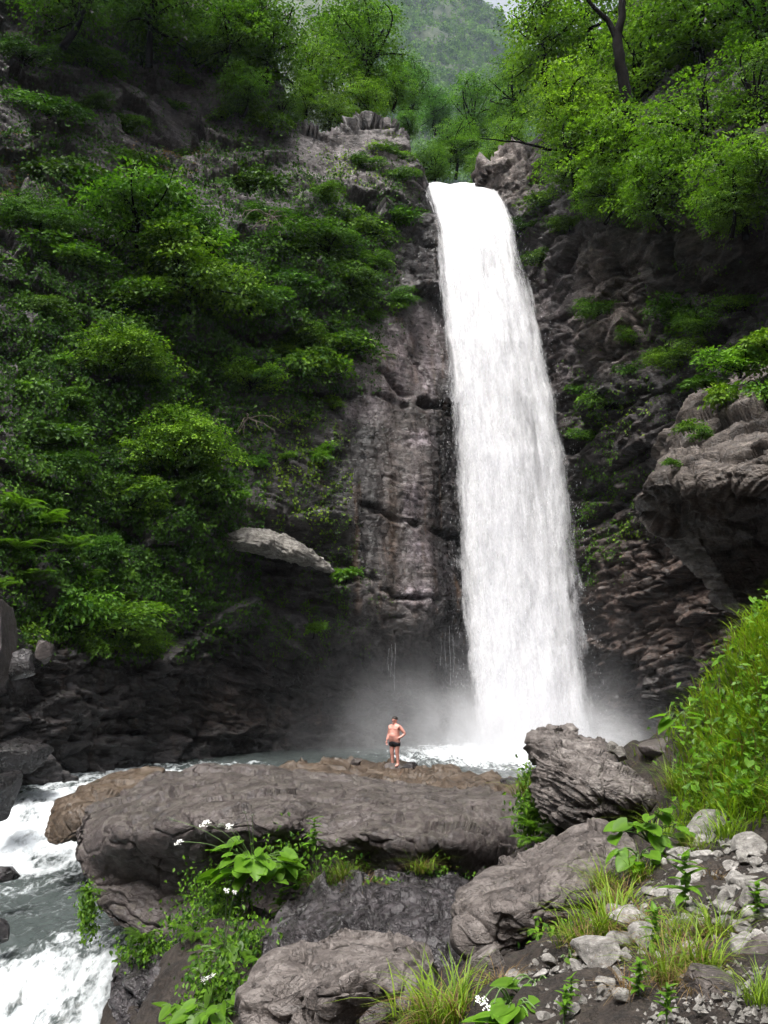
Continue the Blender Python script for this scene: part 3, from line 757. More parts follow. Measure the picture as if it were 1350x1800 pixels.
# ------------------------------------------------------------------ the waterfall
FE = np.array([(300, 731, 871, 47.5), (322, 735, 877, 45.6), (335, 739, 883, 44.4), (360, 747.9, 899.3, 43.2), (400, 757.6, 916.9, 42.2), (500, 764.0, 942.4, 41.1), (600, 772.4, 963.9, 40.5), (700, 780.8, 985.4, 40.2), (800, 786.2, 1004.9, 40.0), (900, 791.6, 1016.4, 39.9), (1000, 798.0, 1025.9, 39.8), (1100, 805.4, 1040.4, 39.7), (1200, 813.8, 1051.9, 39.6), (1345, 821.0, 1063.1, 39.5)], float)
def fall_pt(s, v, fwd):
    l = np.interp(v, FE[:, 0], FE[:, 1]); r = np.interp(v, FE[:, 0], FE[:, 2]); d = np.interp(v, FE[:, 0], FE[:, 3])
    u = l + (r - l) * s
    vv = v.copy()
    vv = np.where(v < 335, np.maximum(v, 322 + 3 * perlin(np.stack([s * 6, s * 0, s * 0 + 2], 1))) + 10 * s * (v >= 318), v)   # lip level dips a little to the right
    bow = 0.9 * (1 - (2 * s - 1) ** 2)
    pt = P(u, vv, d - bow * sstep(330, 420, v) - fwd)
    return pt
def fall_mat(name, lo, hi, edge, hole=0.0):
    m, t, bsdf, out = nt(name)
    a = node(t, 'ShaderNodeAttribute', attribute_name='flow')      # across (m), along (m), edge
    cmb = a.outputs['Vector']
    n1 = noise_n(t, mapped(t, (1.5, 0.16, 1), src=cmb), 1.0, 6, 0.65, 0.3)
    n2 = noise_n(t, mapped(t, (4.5, 0.8, 1), src=cmb), 1.0, 6, 0.72, 0.8)
    n3 = noise_n(t, mapped(t, (16, 7.0, 1), src=cmb), 1.0, 3, 0.8, 0.6)
    s = math_(t, 'ADD', math_(t, 'MULTIPLY', n1, 0.45), math_(t, 'ADD', math_(t, 'MULTIPLY', n2, 0.35), math_(t, 'MULTIPLY', n3, 0.20)))
    th = node(t, 'ShaderNodeAttribute', attribute_name='thick')
    s = math_(t, 'ADD', s, math_(t, 'MULTIPLY', math_(t, 'SUBTRACT', th.outputs['Fac'], 1.0), edge))
    al = node(t, 'ShaderNodeMapRange'); al.inputs[1].default_value = lo; al.inputs[2].default_value = hi
    t.links.new(s, al.inputs[0])
    n3c = ramp(t, n2, [(0.3, (0.92, 0.92, 0.97)), (0.6, (0.97, 0.97, 0.99))])
    df = node(t, 'ShaderNodeBsdfDiffuse'); t.links.new(n3c, df.inputs['Color'])
    tr = node(t, 'ShaderNodeBsdfTranslucent'); t.links.new(n3c, tr.inputs['Color'])
    mx = node(t, 'ShaderNodeMixShader'); mx.inputs[0].default_value = 0.35
    t.links.new(df.outputs[0], mx.inputs[1]); t.links.new(tr.outputs[0], mx.inputs[2])
    tp = node(t, 'ShaderNodeBsdfTransparent')
    m2 = node(t, 'ShaderNodeMixShader')
    t.links.new(al.outputs[0], m2.inputs[0]); t.links.new(tp.outputs[0], m2.inputs[1]); t.links.new(mx.outputs[0], m2.inputs[2])
    bp = node(t, 'ShaderNodeBump', Strength=0.5, Distance=0.10)
    t.links.new(math_(t, 'ADD', n2, math_(t, 'MULTIPLY', n3, 0.5)), bp.inputs['Height'])
    t.links.new(bp.outputs[0], df.inputs['Normal'])
    t.links.new(m2.outputs[0], out.inputs['Surface'])
    return m
def fall_sheet(ns, ntt, fwd, pad, amp, sd):
    s = np.linspace(-pad, 1 + pad, ns); v = 300 + (1345 - 300) * np.linspace(0, 1, ntt) ** 1.0
    SS, VV = np.meshgrid(s, v); SS = SS.ravel(); VV = VV.ravel()
    jag = 0.022 * perlin(np.stack([VV / 55, SS * 3, SS * 0 + sd], 1)) * np.abs(2 * SS - 1) ** 3
    p = fall_pt(SS + jag, VV, np.zeros(len(SS)))
    ax = SS * 5.6; al = VV * 0.0287
    fl = np.stack([ax * 1.1, al * 0.13, ax * 0 + sd], 1)
    k = sstep(322, 420, VV)
    hgt = amp * k * (fbm(fl, 3) + 0.30 * fbm(np.stack([ax * 3, al * 0.5, ax * 0 + sd], 1), 3, 0.6))
    p[:, 1] -= hgt + fwd * k
    edge = np.clip(np.minimum(SS + pad, 1 + pad - SS) / (0.24 + pad), 0, 1)
    thick = 0.35 + 0.65 * edge ** 0.7
    thick -= 0.20 * np.exp(-(((SS - 0.62) / 0.20) ** 2 + ((VV - 470) / 60) ** 2)) + 0.07 * np.exp(-(((SS - 0.63) / 0.16) ** 2 + ((VV - 900) / 400) ** 2)) + 0.10 * np.exp(-((SS - 0.40) / 0.07) ** 2 - ((VV - 620) / 160) ** 2)
    pul = fbm(np.stack([ax * 0.8 + 0.3 * al * 0.1, al * 0.10, ax * 0 + sd], 1), 3) + 0.6 * fbm(np.stack([ax * 1.6, al * 0.35, ax * 0 + sd + 4], 1), 3)
    thick -= 0.18 * sstep(0.02, 0.5, pul) * sstep(360, 440, VV) * sstep(0.15, 0.45, SS + 0.0)
    return p, thick, np.stack([ax, al, ax * 0 + sd * 3.3], 1), grid_faces(ntt, ns)
wf = obj('waterfall', None, label='tall white waterfall plunging through the rock notch into the pool', cat='waterfall', loc=(bpt[0], bpt[1], -3.6))
def fall_part(name, prm, mt):
    p, th, fl, fc = fall_sheet(*prm)
    return obj(name, mesh(name, p - np.array(wf.location), fc, True, {'thick': ('POINT', th), 'flow': ('POINT', fl)}), mt, wf)
fall_part('water_curtain', (170, 620, 0.0, 0.0, 0.30, 1.0), fall_mat('fall_core', 0.15, 0.38, 0.80))
fall_part('water_veil', (110, 420, 0.35, 0.05, 0.35, 5.0), fall_mat('fall_veil', 0.36, 0.62, 0.55))
fall_part('water_veil', (110, 420, 0.7, 0.10, 0.40, 9.0), fall_mat('fall_veil_outer', 0.44, 0.74, 0.45))
# flying drops: elongated slivers in front of and beside the curtain
nd = 900
r = np.random.default_rng(5)
s = r.random(nd); e = r.random(nd) < 0.7
s = np.where(e, np.where(r.random(nd) < 0.5, r.normal(0.0, 0.035, nd), r.normal(1.0, 0.035, nd)), s)
v = 345 + 980 * r.random(nd) ** 0.9
c = fall_pt(s, v, 0.5 + 0.7 * r.random(nd))
ln = 0.02 + 0.06 * r.random(nd) ** 2; wd_ = 0.006 + 0.008 * r.random(nd)
th = r.random(nd) * math.pi
ax = np.stack([np.cos(th), np.sin(th), 0 * th], 1) * wd_[:, None]
ay = np.stack([-np.sin(th), np.cos(th), 0 * th], 1) * wd_[:, None] * 0.7
up = np.stack([r.normal(0, 0.08, nd), r.normal(0, 0.08, nd), np.ones(nd)], 1) * ln[:, None]
vv = np.stack([c - up, c + ax, c + ay, c + up], 1).reshape(-1, 3)
ii = np.arange(nd)[:, None] * 4
ff = np.concatenate([ii + np.array([[0, 1, 2]]), ii + np.array([[1, 3, 2]]), ii + np.array([[0, 3, 1]]), ii + np.array([[0, 2, 3]])])
M['drop'] = plain_mat('white_drop', (0.9, 0.92, 0.95), 0.5, 0.04, 4)
sp = obj('spray', mesh('spray', vv - np.array(wf.location), ff, False), M['drop'], wf, kind='stuff')
# thin dribbles under the slab edge
for i, (u, v0, v1, d) in enumerate(((688, 1132, 1190, 38.6), (694, 1130, 1215, 38.6), (683, 1140, 1180, 38.6), (783, 1110, 1180, 40.2), (791, 1100, 1205, 40.1), (797, 1115, 1190, 40.0), (775, 1120, 1170, 40.2))):
    tt = np.linspace(0, 1, 14)
    a = P(np.full(14, u) + np.sin(tt * 5 + i) * 1.2, v0 + (v1 - v0) * tt, np.full(14, d))
    vv_, ff_ = tube(a - np.array(wf.location), 0.001 + 0.003 * r.random(14), 4)
    obj('dribble', mesh('dribble', vv_, ff_), M['drop'], wf)

# ------------------------------------------------------------------ spray mist over the pool
m = bpy.data.materials.new('mist'); m.use_nodes = True; t = m.node_tree
t.nodes.remove(t.nodes['Principled BSDF'])
pv = node(t, 'ShaderNodeVolumePrincipled'); pv.inputs['Color'].default_value = (0.97, 0.97, 1.0, 1); pv.inputs['Anisotropy'].default_value = 0.1
pos = t.nodes.new('ShaderNodeNewGeometry').outputs['Position']
def gauss(cx, cy, cz, sx, sy, sz):
    vm = node(t, 'ShaderNodeVectorMath', operation='SUBTRACT'); t.links.new(pos, vm.inputs[0]); vm.inputs[1].default_value = (cx, cy, cz)
    v2 = node(t, 'ShaderNodeVectorMath', operation='DIVIDE'); t.links.new(vm.outputs[0], v2.inputs[0]); v2.inputs[1].default_value = (sx, sy, sz)
    d2 = node(t, 'ShaderNodeVectorMath', operation='DOT_PRODUCT'); t.links.new(v2.outputs[0], d2.inputs[0]); t.links.new(v2.outputs[0], d2.inputs[1])
    return math_(t, 'POWER', 2.718, math_(t, 'MULTIPLY', d2.outputs['Value'], -1.0))
g1 = math_(t, 'MULTIPLY', gauss(bpt[0], 38.2, -3.9, 3.6, 2.6, 1.8), 1.5)
g2 = math_(t, 'MULTIPLY', gauss(bpt[0] - 4.2, 38.6, -3.4, 5.4, 2.8, 2.9), 0.19)
g3 = math_(t, 'MULTIPLY', gauss(bpt[0] + 1.5, 39, -2, 3.4, 2.2, 4.5), 0.035)
nz = ramp(t, noise_n(t, mapped(t, (1, 1, 0.8), src=pos), 0.55, 4, 0.6, 0.4), [(0.36, 0.15), (0.62, 1.0)])
den = math_(t, 'MULTIPLY', math_(t, 'ADD', math_(t, 'ADD', g1, g2), g3), nz)
t.links.new(den, pv.inputs['Density'])
t.links.new(pv.outputs[0], t.nodes['Material Output'].inputs['Volume'])
x0, x1, y0, y1, z0, z1 = bpt[0] - 13, bpt[0] + 7, 32.5, 43, -4.4, 6
bv = np.array([(x, y, z) for x in (x0, x1) for y in (y0, y1) for z in (z0, z1)])
bf = np.array([(0, 1, 3, 2), (4, 6, 7, 5), (0, 4, 5, 1), (2, 3, 7, 6), (0, 2, 6, 4), (1, 5, 7, 3)])
obj('mist', mesh('mist', bv, bf, False), m, kind='stuff')
# ------------------------------------------------------------------ foliage
def leaves(c, dr, nm, L, W, fold=0.25):
    """one quad per leaf: base, side, tip, side"""
    dr = dr / (np.linalg.norm(dr, axis=1)[:, None] + 1e-9)
    sd_ = np.cross(dr, nm); sd_ /= np.linalg.norm(sd_, axis=1)[:, None] + 1e-9
    nm = np.cross(sd_, dr)
    L = np.asarray(L)[:, None]; W = np.asarray(W)[:, None]
    mid = c + dr * L * 0.45 + nm * L * 0.06
    v = np.stack([c, mid + sd_ * W * 0.5 + nm * W * fold * 0.3, c + dr * L - nm * L * 0.10, mid - sd_ * W * 0.5 + nm * W * fold * 0.3], 1)
    return v.reshape(-1, 3), np.arange(len(c) * 4).reshape(-1, 4)

def foliage(rng, lobes, n_spray, per, leafL, spray_r, up=0.15, flat=1.0):
    lob = np.array(lobes, float)
    wgt = (lob[:, 3] * lob[:, 4] * lob[:, 5]) ** (2 / 3); wgt /= wgt.sum()
    k = rng.choice(len(lob), n_spray, p=wgt)
    d = rng.normal(size=(n_spray, 3)); d[:, 2] += up * 1.5; d /= np.linalg.norm(d, axis=1)[:, None]
    rr = (0.35 + 0.65 * rng.random(n_spray) ** 0.45)
    rr *= 1 + 0.55 * perlin(d * 1.9 + k[:, None] * 3.7) + 0.35 * (rng.random(n_spray) < 0.12) * rng.random(n_spray)
    cen = lob[k, :3] + d * lob[k, 3:] * rr[:, None]
    sn = np.array([0, 0, 1.0]) * flat + d * 0.35 + rng.normal(size=(n_spray, 3)) * 0.22
    sn /= np.linalg.norm(sn, axis=1)[:, None]
    tint = np.clip(0.42 + 0.30 * rng.normal(size=n_spray), 0, 1)
    idx = np.repeat(np.arange(n_spray), per); n = len(idx)
    sz = spray_r * (0.7 + 0.6 * rng.random(n_spray))
    a = rng.random(n) * 2 * np.pi; r = np.sqrt(rng.random(n)) * sz[idx]
    t1 = np.cross(sn, np.array([0.3, 1, 0.1])); t1 /= np.linalg.norm(t1, axis=1)[:, None]; t2 = np.cross(sn, t1)
    rad = t1[idx] * np.cos(a)[:, None] + t2[idx] * np.sin(a)[:, None]
    c = cen[idx] + rad * r[:, None] + sn[idx] * (rng.normal(size=n) * 0.06 * spray_r - 0.30 * r ** 2 / spray_r)[:, None]
    dr = rad + d[idx] * 0.5 + rng.normal(size=(n, 3)) * 0.45 + np.array([0, 0, -0.25])
    nm = sn[idx] + rng.normal(size=(n, 3)) * 0.30
    L = leafL * (0.65 + 0.7 * rng.random(n))
    v, f = leaves(c, dr, nm, L, L * (0.50 + 0.2 * rng.random(n)))
    tv = np.clip(tint[idx] + 0.09 * rng.normal(size=n), 0, 1)
    return v, f, np.repeat(tv, 4), cen

def limbs(rng, base, lobes, r0, cen=None, ntwig=0, sides=6):
    so_ = Soup()
    base = np.array(base, float)
    lob = np.array(lobes, float)
    top = lob[:, :3].mean(0)
    n = 10
    tt = np.linspace(0, 1, n)[:, None]
    bend = rng.normal(size=3) * 0.12 * np.linalg.norm(top - base)
    tr = base + (top - base) * tt + np.sin(tt * np.pi) * bend
    so_.add(*tube(tr, r0 * (1 - 0.72 * tt[:, 0]), sides + 2))
    for l in lob:
        s = 0.35 + 0.5 * rng.random(); p0 = base + (top - base) * s + math.sin(s * math.pi) * bend
        e = l[:3] + (l[:3] - top) * 0.35
        md = rng.normal(size=3) * 0.10 * np.linalg.norm(e - p0) + np.array([0, 0, 0.1 * np.linalg.norm(e - p0)])
        lm = p0 + (e - p0) * tt + np.sin(tt * np.pi) * md
        so_.add(*tube(lm, r0 * 0.5 * (1 - 0.8 * tt[:, 0]) + 0.006, sides))
    if cen is not None and ntwig:
        for c in cen[rng.choice(len(cen), ntwig)]:
            l = lob[np.argmin(((lob[:, :3] - c) ** 2).sum(1)), :3]
            t4 = np.linspace(0, 1, 5)[:, None]
            tw = l + (c - l) * t4 + np.sin(t4 * np.pi) * rng.normal(size=3) * 0.06 * np.linalg.norm(c - l)
            so_.add(*tube(tw, r0 * 0.13 * (1 - 0.7 * t4[:, 0]) + 0.003, 4))
    return so_

PROTO = {}
def proto_shrub(key, seed, R, n_lobe, n_spray, per, leafL, spray_r, hz=0.6, mat='leaf'):
    rng = np.random.default_rng(seed)
    lob = []
    for i in range(n_lobe):
        a = 2 * math.pi * (i + rng.random() * 0.7) / n_lobe
        rr = R * (0.30 + 0.55 * rng.random()) if i else 0
        s = R * (0.26 + 0.26 * rng.random())
        lob.append((math.cos(a) * rr, math.sin(a) * rr * 0.8, R * 0.40 + R * 0.75 * (rng.random() - 0.5), s * 1.1, s * 1.0, s * hz))
    v, f, tv, cen = foliage(rng, lob, n_spray, per, leafL, spray_r)
    fm = mesh(key + '_foliage', v, f, False, {'tint': ('POINT', tv)}); fm.materials.append(M[mat])
    sm = limbs(rng, (0, 0, -0.25 * R), lob, 0.035 * R + 0.01, cen, 14, 5).mesh(key + '_stem'); sm.materials.append(M['bark'])
    PROTO[key] = (fm, sm, R)
for i in range(3): proto_shrub('small%d' % i, 20 + i, 0.7, 6, 46, 20, 0.12, 0.30)
for i, (pr_, ll_) in enumerate(((46, .12), (28, .16), (15, .23))): proto_shrub('mid%d' % i, 30 + i, 1.5, 10, 120, pr_, ll_, 0.52)
for i, (pr_, ll_) in enumerate(((44, .145), (26, .20))): proto_shrub('big%d' % i, 40 + i, 2.7, 16, 280, pr_, ll_, 0.70)
for i in range(2): proto_shrub('broad%d' % i, 44 + i, 0.9, 4, 60, 13, 0.20, 0.26, mat='herb')

def proto_tree(key, seed, R, H, n_lobe, n_spray, per, leafL, spray_r, zsq=0.9, droop=0.0, mat='treeleaf'):
    rng = np.random.default_rng(seed)
    lob = []
    for i in range(n_lobe):
        a = 2 * math.pi * (i * 0.382 + 0.1 * rng.random()) ; hz = (i + 0.5) / n_lobe
        rr = R * (0.75 * math.sqrt(max(0.05, 1 - (2 * hz - 1) ** 2))) * (0.5 + 0.5 * rng.random())
        s = R * (0.26 + 0.20 * rng.random())
        lob.append((math.cos(a) * rr, math.sin(a) * rr, H + R * zsq * (1.7 * hz - 0.85), s * 1.25, s * 1.25, s * (0.6 + droop)))
    v, f, tv, cen = foliage(rng, lob, n_spray, per, leafL, spray_r, 0.1, 1.0)
    fm = mesh(key + '_crown', v, f, False, {'tint': ('POINT', tv)}); fm.materials.append(M[mat])
    sm = limbs(rng, (0, 0, -0.2 * H), lob, 0.055 * R + 0.03, cen, 60, 7).mesh(key + '_trunk'); sm.materials.append(M['bark'])
    PROTO[key] = (fm, sm, R, H)
proto_tree('tree0', 51, 3.0, 3.4, 17, 290, 34, 0.18, 0.75)
proto_tree('tree1', 52, 3.0, 3.0, 15, 270, 34, 0.18, 0.78, 0.8)
proto_tree('tree2', 53, 3.0, 4.2, 19, 300, 32, 0.17, 0.68, 1.15)
proto_tree('tree3', 54, 3.0, 3.2, 14, 220, 32, 0.19, 0.80, 0.9)

def plant_at(name, parts, loc, rz, sc, col, label, cat, group=None):
    e = obj(name, None, None, None, label, cat, group, loc=loc)
    e.rotation_euler = (0, 0, rz)
    e.scale = (sc, sc, sc) if np.isscalar(sc) else sc
    for pn, me in parts:
        c = obj(pn, me, None, e)
        c.color = (*col, 1)
    return e
_vr = np.random.default_rng(77)
def shrub(u, v, wpx, tone, label, off=0.15, d=None, kind=None, loc=None, group=None):
    """a shrub about wpx pixels wide whose middle is seen at (u, v), rooted on the cliff behind"""
    p, n = on_cliff(u, v + wpx * 0.22)
    dist = p[1] if d is None else d
    R = wpx / F * dist / 2 * 1.05
    key = kind or ('small' if R < 0.95 else 'mid' if R < 1.95 else 'big')
    key += str(int(_vr.integers(0, 3 if key in ('small', 'mid') else 2)))
    fm, sm, R0 = PROTO[key]
    s = R / R0
    if d is not None: p = P(u, v + wpx * 0.22, d)
    bulge = tone >= 0.6 and wpx >= 90
    if bulge: off = 0.6
    p = p + n * (off * R * 0.6) if d is None else p
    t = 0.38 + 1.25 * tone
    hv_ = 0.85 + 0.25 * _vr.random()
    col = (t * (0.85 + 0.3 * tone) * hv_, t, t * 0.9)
    return plant_at('shrub', (('foliage', fm), ('stem', sm)), p, (_vr.random() - 0.5) * 1.2 + 3.14159 * int(_vr.integers(0, 2)), (s * (0.9 + 0.3 * _vr.random()), s * (0.85 if bulge else 0.55), s * ((0.85 if bulge else 0.6) + 0.35 * _vr.random())), col, label, 'shrub', group)

# tone 0 = dark, 1 = bright
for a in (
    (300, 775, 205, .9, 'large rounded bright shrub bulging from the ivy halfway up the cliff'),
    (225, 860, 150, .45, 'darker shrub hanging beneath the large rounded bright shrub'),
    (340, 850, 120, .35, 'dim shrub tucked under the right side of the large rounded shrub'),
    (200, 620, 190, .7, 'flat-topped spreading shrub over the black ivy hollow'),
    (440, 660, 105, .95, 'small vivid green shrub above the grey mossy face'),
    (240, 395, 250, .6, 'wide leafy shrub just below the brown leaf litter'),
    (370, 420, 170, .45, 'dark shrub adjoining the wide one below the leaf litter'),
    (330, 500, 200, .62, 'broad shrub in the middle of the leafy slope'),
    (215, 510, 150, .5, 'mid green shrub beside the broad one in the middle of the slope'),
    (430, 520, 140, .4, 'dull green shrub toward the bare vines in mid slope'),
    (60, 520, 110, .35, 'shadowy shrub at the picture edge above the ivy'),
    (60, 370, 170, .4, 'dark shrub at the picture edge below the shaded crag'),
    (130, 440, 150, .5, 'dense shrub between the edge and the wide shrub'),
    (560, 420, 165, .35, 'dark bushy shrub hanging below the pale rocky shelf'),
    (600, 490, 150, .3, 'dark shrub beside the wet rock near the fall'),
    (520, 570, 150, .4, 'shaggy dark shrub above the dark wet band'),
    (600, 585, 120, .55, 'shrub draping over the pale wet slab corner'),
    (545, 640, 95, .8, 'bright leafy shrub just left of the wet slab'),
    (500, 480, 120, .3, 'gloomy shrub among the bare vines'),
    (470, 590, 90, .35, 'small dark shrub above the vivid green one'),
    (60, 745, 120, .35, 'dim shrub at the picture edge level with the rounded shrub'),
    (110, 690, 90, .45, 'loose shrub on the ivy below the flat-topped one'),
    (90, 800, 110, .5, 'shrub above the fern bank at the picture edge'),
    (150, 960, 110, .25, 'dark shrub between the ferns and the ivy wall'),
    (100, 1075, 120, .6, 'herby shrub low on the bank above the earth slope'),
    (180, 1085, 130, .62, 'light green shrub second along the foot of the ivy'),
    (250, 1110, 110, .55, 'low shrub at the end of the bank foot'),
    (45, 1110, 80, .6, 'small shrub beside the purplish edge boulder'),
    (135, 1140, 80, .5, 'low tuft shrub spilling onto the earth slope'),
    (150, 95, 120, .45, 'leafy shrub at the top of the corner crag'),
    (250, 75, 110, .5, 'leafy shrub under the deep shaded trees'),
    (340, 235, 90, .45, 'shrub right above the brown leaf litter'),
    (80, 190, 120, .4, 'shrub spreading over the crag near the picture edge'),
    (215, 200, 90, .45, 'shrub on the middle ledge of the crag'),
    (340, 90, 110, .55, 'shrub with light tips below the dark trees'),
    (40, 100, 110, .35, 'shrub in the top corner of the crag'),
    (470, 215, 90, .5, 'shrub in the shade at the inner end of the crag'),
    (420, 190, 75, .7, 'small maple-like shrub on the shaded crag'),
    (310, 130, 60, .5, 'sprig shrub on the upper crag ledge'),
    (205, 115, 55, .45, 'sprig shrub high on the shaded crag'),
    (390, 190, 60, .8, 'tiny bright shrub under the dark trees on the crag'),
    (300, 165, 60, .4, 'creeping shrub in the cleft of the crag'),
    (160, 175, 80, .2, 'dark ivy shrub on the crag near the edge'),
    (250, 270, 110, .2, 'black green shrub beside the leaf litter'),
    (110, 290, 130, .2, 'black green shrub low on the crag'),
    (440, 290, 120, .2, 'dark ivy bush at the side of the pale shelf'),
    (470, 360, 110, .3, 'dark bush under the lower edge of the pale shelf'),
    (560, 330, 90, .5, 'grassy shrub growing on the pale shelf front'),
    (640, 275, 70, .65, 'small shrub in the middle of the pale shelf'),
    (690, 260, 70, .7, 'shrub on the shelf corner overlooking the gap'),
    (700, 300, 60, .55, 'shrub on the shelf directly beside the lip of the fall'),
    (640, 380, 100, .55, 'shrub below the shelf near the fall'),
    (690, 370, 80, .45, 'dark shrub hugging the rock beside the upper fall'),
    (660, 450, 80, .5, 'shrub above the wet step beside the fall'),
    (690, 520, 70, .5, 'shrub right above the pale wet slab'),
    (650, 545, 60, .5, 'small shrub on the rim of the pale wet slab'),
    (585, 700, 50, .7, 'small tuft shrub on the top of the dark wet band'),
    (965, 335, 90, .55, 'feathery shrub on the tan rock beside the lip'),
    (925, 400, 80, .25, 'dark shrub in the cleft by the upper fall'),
    (950, 440, 70, .45, 'shrub hanging in the cleft a little below the lip'),
    (1000, 380, 90, .5, 'shrub at the foot of the big overhanging trees'),
    (1055, 535, 95, .45, 'shrub growing on the tan blocks beside the fall'),
    (1110, 580, 80, .55, 'narrow shrub in the middle of the tan blocks'),
    (1110, 640, 60, .4, 'little shrub below the narrow one on the blocks'),
    (1195, 545, 110, .35, 'dim shrub under the shaded overhang'),
    (1220, 620, 120, .55, 'leafy shrub hanging above the outcrop hollow'),
    (1010, 670, 55, .6, 'small shrub at mid height touching the fall'),
    (1075, 700, 90, .5, 'mossy shrub on the slanting ledge right of the fall'),
    (1040, 755, 80, .55, 'low shrub trailing along the slanting ledge'),
    (1250, 560, 110, .4, 'shaded shrub on the wall near the edge'),
    (1310, 520, 90, .5, 'shrub peeping in at the picture edge under the overhang')):
    shrub(*a)
for a in ((1300, 625, 120, .85, 'yellowish bushy shrub on top of the outcrop', 24.6), (1245, 660, 80, .45, 'grey green shrub on the shoulder of the outcrop', 24.8),
          (1232, 755, 60, .5, 'shrub clinging to the front of the outcrop', 23.1), (1350, 590, 90, .9, 'sunny shrub at the edge above the outcrop', 24), (1280, 690, 90, .8, 'grassy shrub on the sloping crest of the outcrop', 23.6), (1345, 675, 90, .75, 'low shrub on the outcrop at the picture edge', 22.8), (1215, 745, 50, .6, 'tuft shrub on the side of the outcrop', 23.6), (1180, 810, 40, .5, 'tiny shrub near the tip of the outcrop', 22.6)):
    shrub(a[0], a[1], a[2], a[3], a[4], d=a[5])
for a in ((520, 590, 60, .75, 'big-leaved plant tuft on the leafy slope near the slab'), (100, 640, 60, .7, 'big-leaved plant at the picture edge under the shrubs'), (500, 610, 60, .8, 'pale big-leaved plant above the vivid shrub'),
          (410, 870, 50, .85, 'big-leaved plant at the edge of the grey mossy face'), (50, 690, 60, .6, 'big-leaved vine high over the fern bank'), (100, 760, 60, .5, 'big-leaved tuft above the ferns'), (560, 615, 60, .7, 'big-leaved tuft drooping by the slab corner'),
          (130, 1070, 55, .8, 'big-leaved herb on the bank foot'), (30, 980, 60, .6, 'big-leaved herb under the ferns'), (500, 800, 45, .8, 'bright creeping herb on the grey mossy face'), (555, 790, 60, .7, 'creeping herb mat at the dark band edge'),
          (540, 1090, 50, .6, 'bright herb under the pale arched ledge'), (605, 1010, 55, .6, 'herb at the lower end of the pale arched ledge'), (445, 800, 60, .5, 'herb on the grey face next to the rounded shrub')):
    shrub(a[0], a[1], a[2], a[3], a[4], kind='broad')

# ------------------------------------------------------------------ trees
def tree(u, v, wpx, key, tone, label, d=None, dback=0.0, haze_tint=0.0, group=None, zs=1.0):
    fm, sm, R0, H0 = PROTO[key]
    if d is None:
        dd = DEPTH([u], [v])[0]
        s = wpx / F * dd / 2 / R0
        vb = v + H0 * s * zs * F / dd
        p, n = on_cliff(u, max(vb, SKY(u) + 8))
        d = p[1] - dback - 0.6 * s * R0
        p = P(u, v, d) - np.array([0, 0, H0 * s * zs])
        s = wpx / F * d / 2 / R0
    else:
        s = wpx / F * d / 2 / R0
        p = P(u, v, d) - np.array([0, 0, H0 * s * zs])
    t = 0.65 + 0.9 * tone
    col = (t * (0.85 + 0.35 * tone - 0.25 * haze_tint), t, t * (0.8 + 0.8 * haze_tint))
    return plant_at('tree', (('crown', fm), ('trunk', sm)), p, _vr.random() * 6.28, (s, s, s * zs), col, label, 'tree', group)
for a in (
    (640, 75, 190, 'tree2', .5, 'tall airy tree standing above the pale shelf', 52),
    (556, 120, 130, 'tree3', .75, 'bright tree with drooping foliage above the shelf end', 48),
    (535, 175, 100, 'tree1', .7, 'bright tree filling the notch beside the shelf', 47),
    (600, 70, 160, 'tree3', .45, 'tree behind the airy one closing the skyline', 57),
    (640, 180, 110, 'tree1', .85, 'small sunlit tree at the foot of the airy tree', 50),
    (590, 200, 90, 'tree1', .8, 'low bright tree at the very end of the shelf', 48),
    (470, 70, 200, 'tree0', .3, 'dark tree overhanging the crag beside the bright drooping one', 42),
    (395, 45, 190, 'tree1', .35, 'deep shaded tree over the middle of the crag', 40),
    (270, 0, 230, 'tree0', .32, 'deep shaded tree over the top of the crag', 38.5),
    (120, -30, 240, 'tree3', .28, 'black green tree above the corner crag', 36),
    (430, 150, 110, 'tree3', .3, 'slender dark tree leaning out from the crag', 40),
    (500, 200, 80, 'tree3', .4, 'small dark tree under the bright drooping one', 42.5),
    (690, 150, 100, 'tree1', .45, 'tree peeking past the airy tree into the gap', 62),
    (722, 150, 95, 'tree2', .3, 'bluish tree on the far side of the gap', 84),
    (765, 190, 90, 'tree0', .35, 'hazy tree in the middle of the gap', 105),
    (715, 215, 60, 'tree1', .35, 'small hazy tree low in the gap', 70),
    (800, 255, 110, 'tree0', .5, 'rounded tree right behind the lip of the fall', 62),
    (755, 290, 90, 'tree1', .5, 'bushy tree just above the lip of the fall', 54),
    (835, 195, 120, 'tree2', .4, 'tall grey green tree behind the lip', 74),
    (850, 290, 80, 'tree1', .6, 'bushy tree behind the tan rock at the lip', 52),
    (905, 160, 130, 'tree2', .5, 'tree at the gap side of the big bright trees', 56),
    (900, 245, 100, 'tree1', .7, 'green tree behind the tan rock', 50)):
    tree(*a[:6], d=a[6], haze_tint=max(0, (a[6] - 45) / 90))  # distance haze is put into the leaf colour of far trees
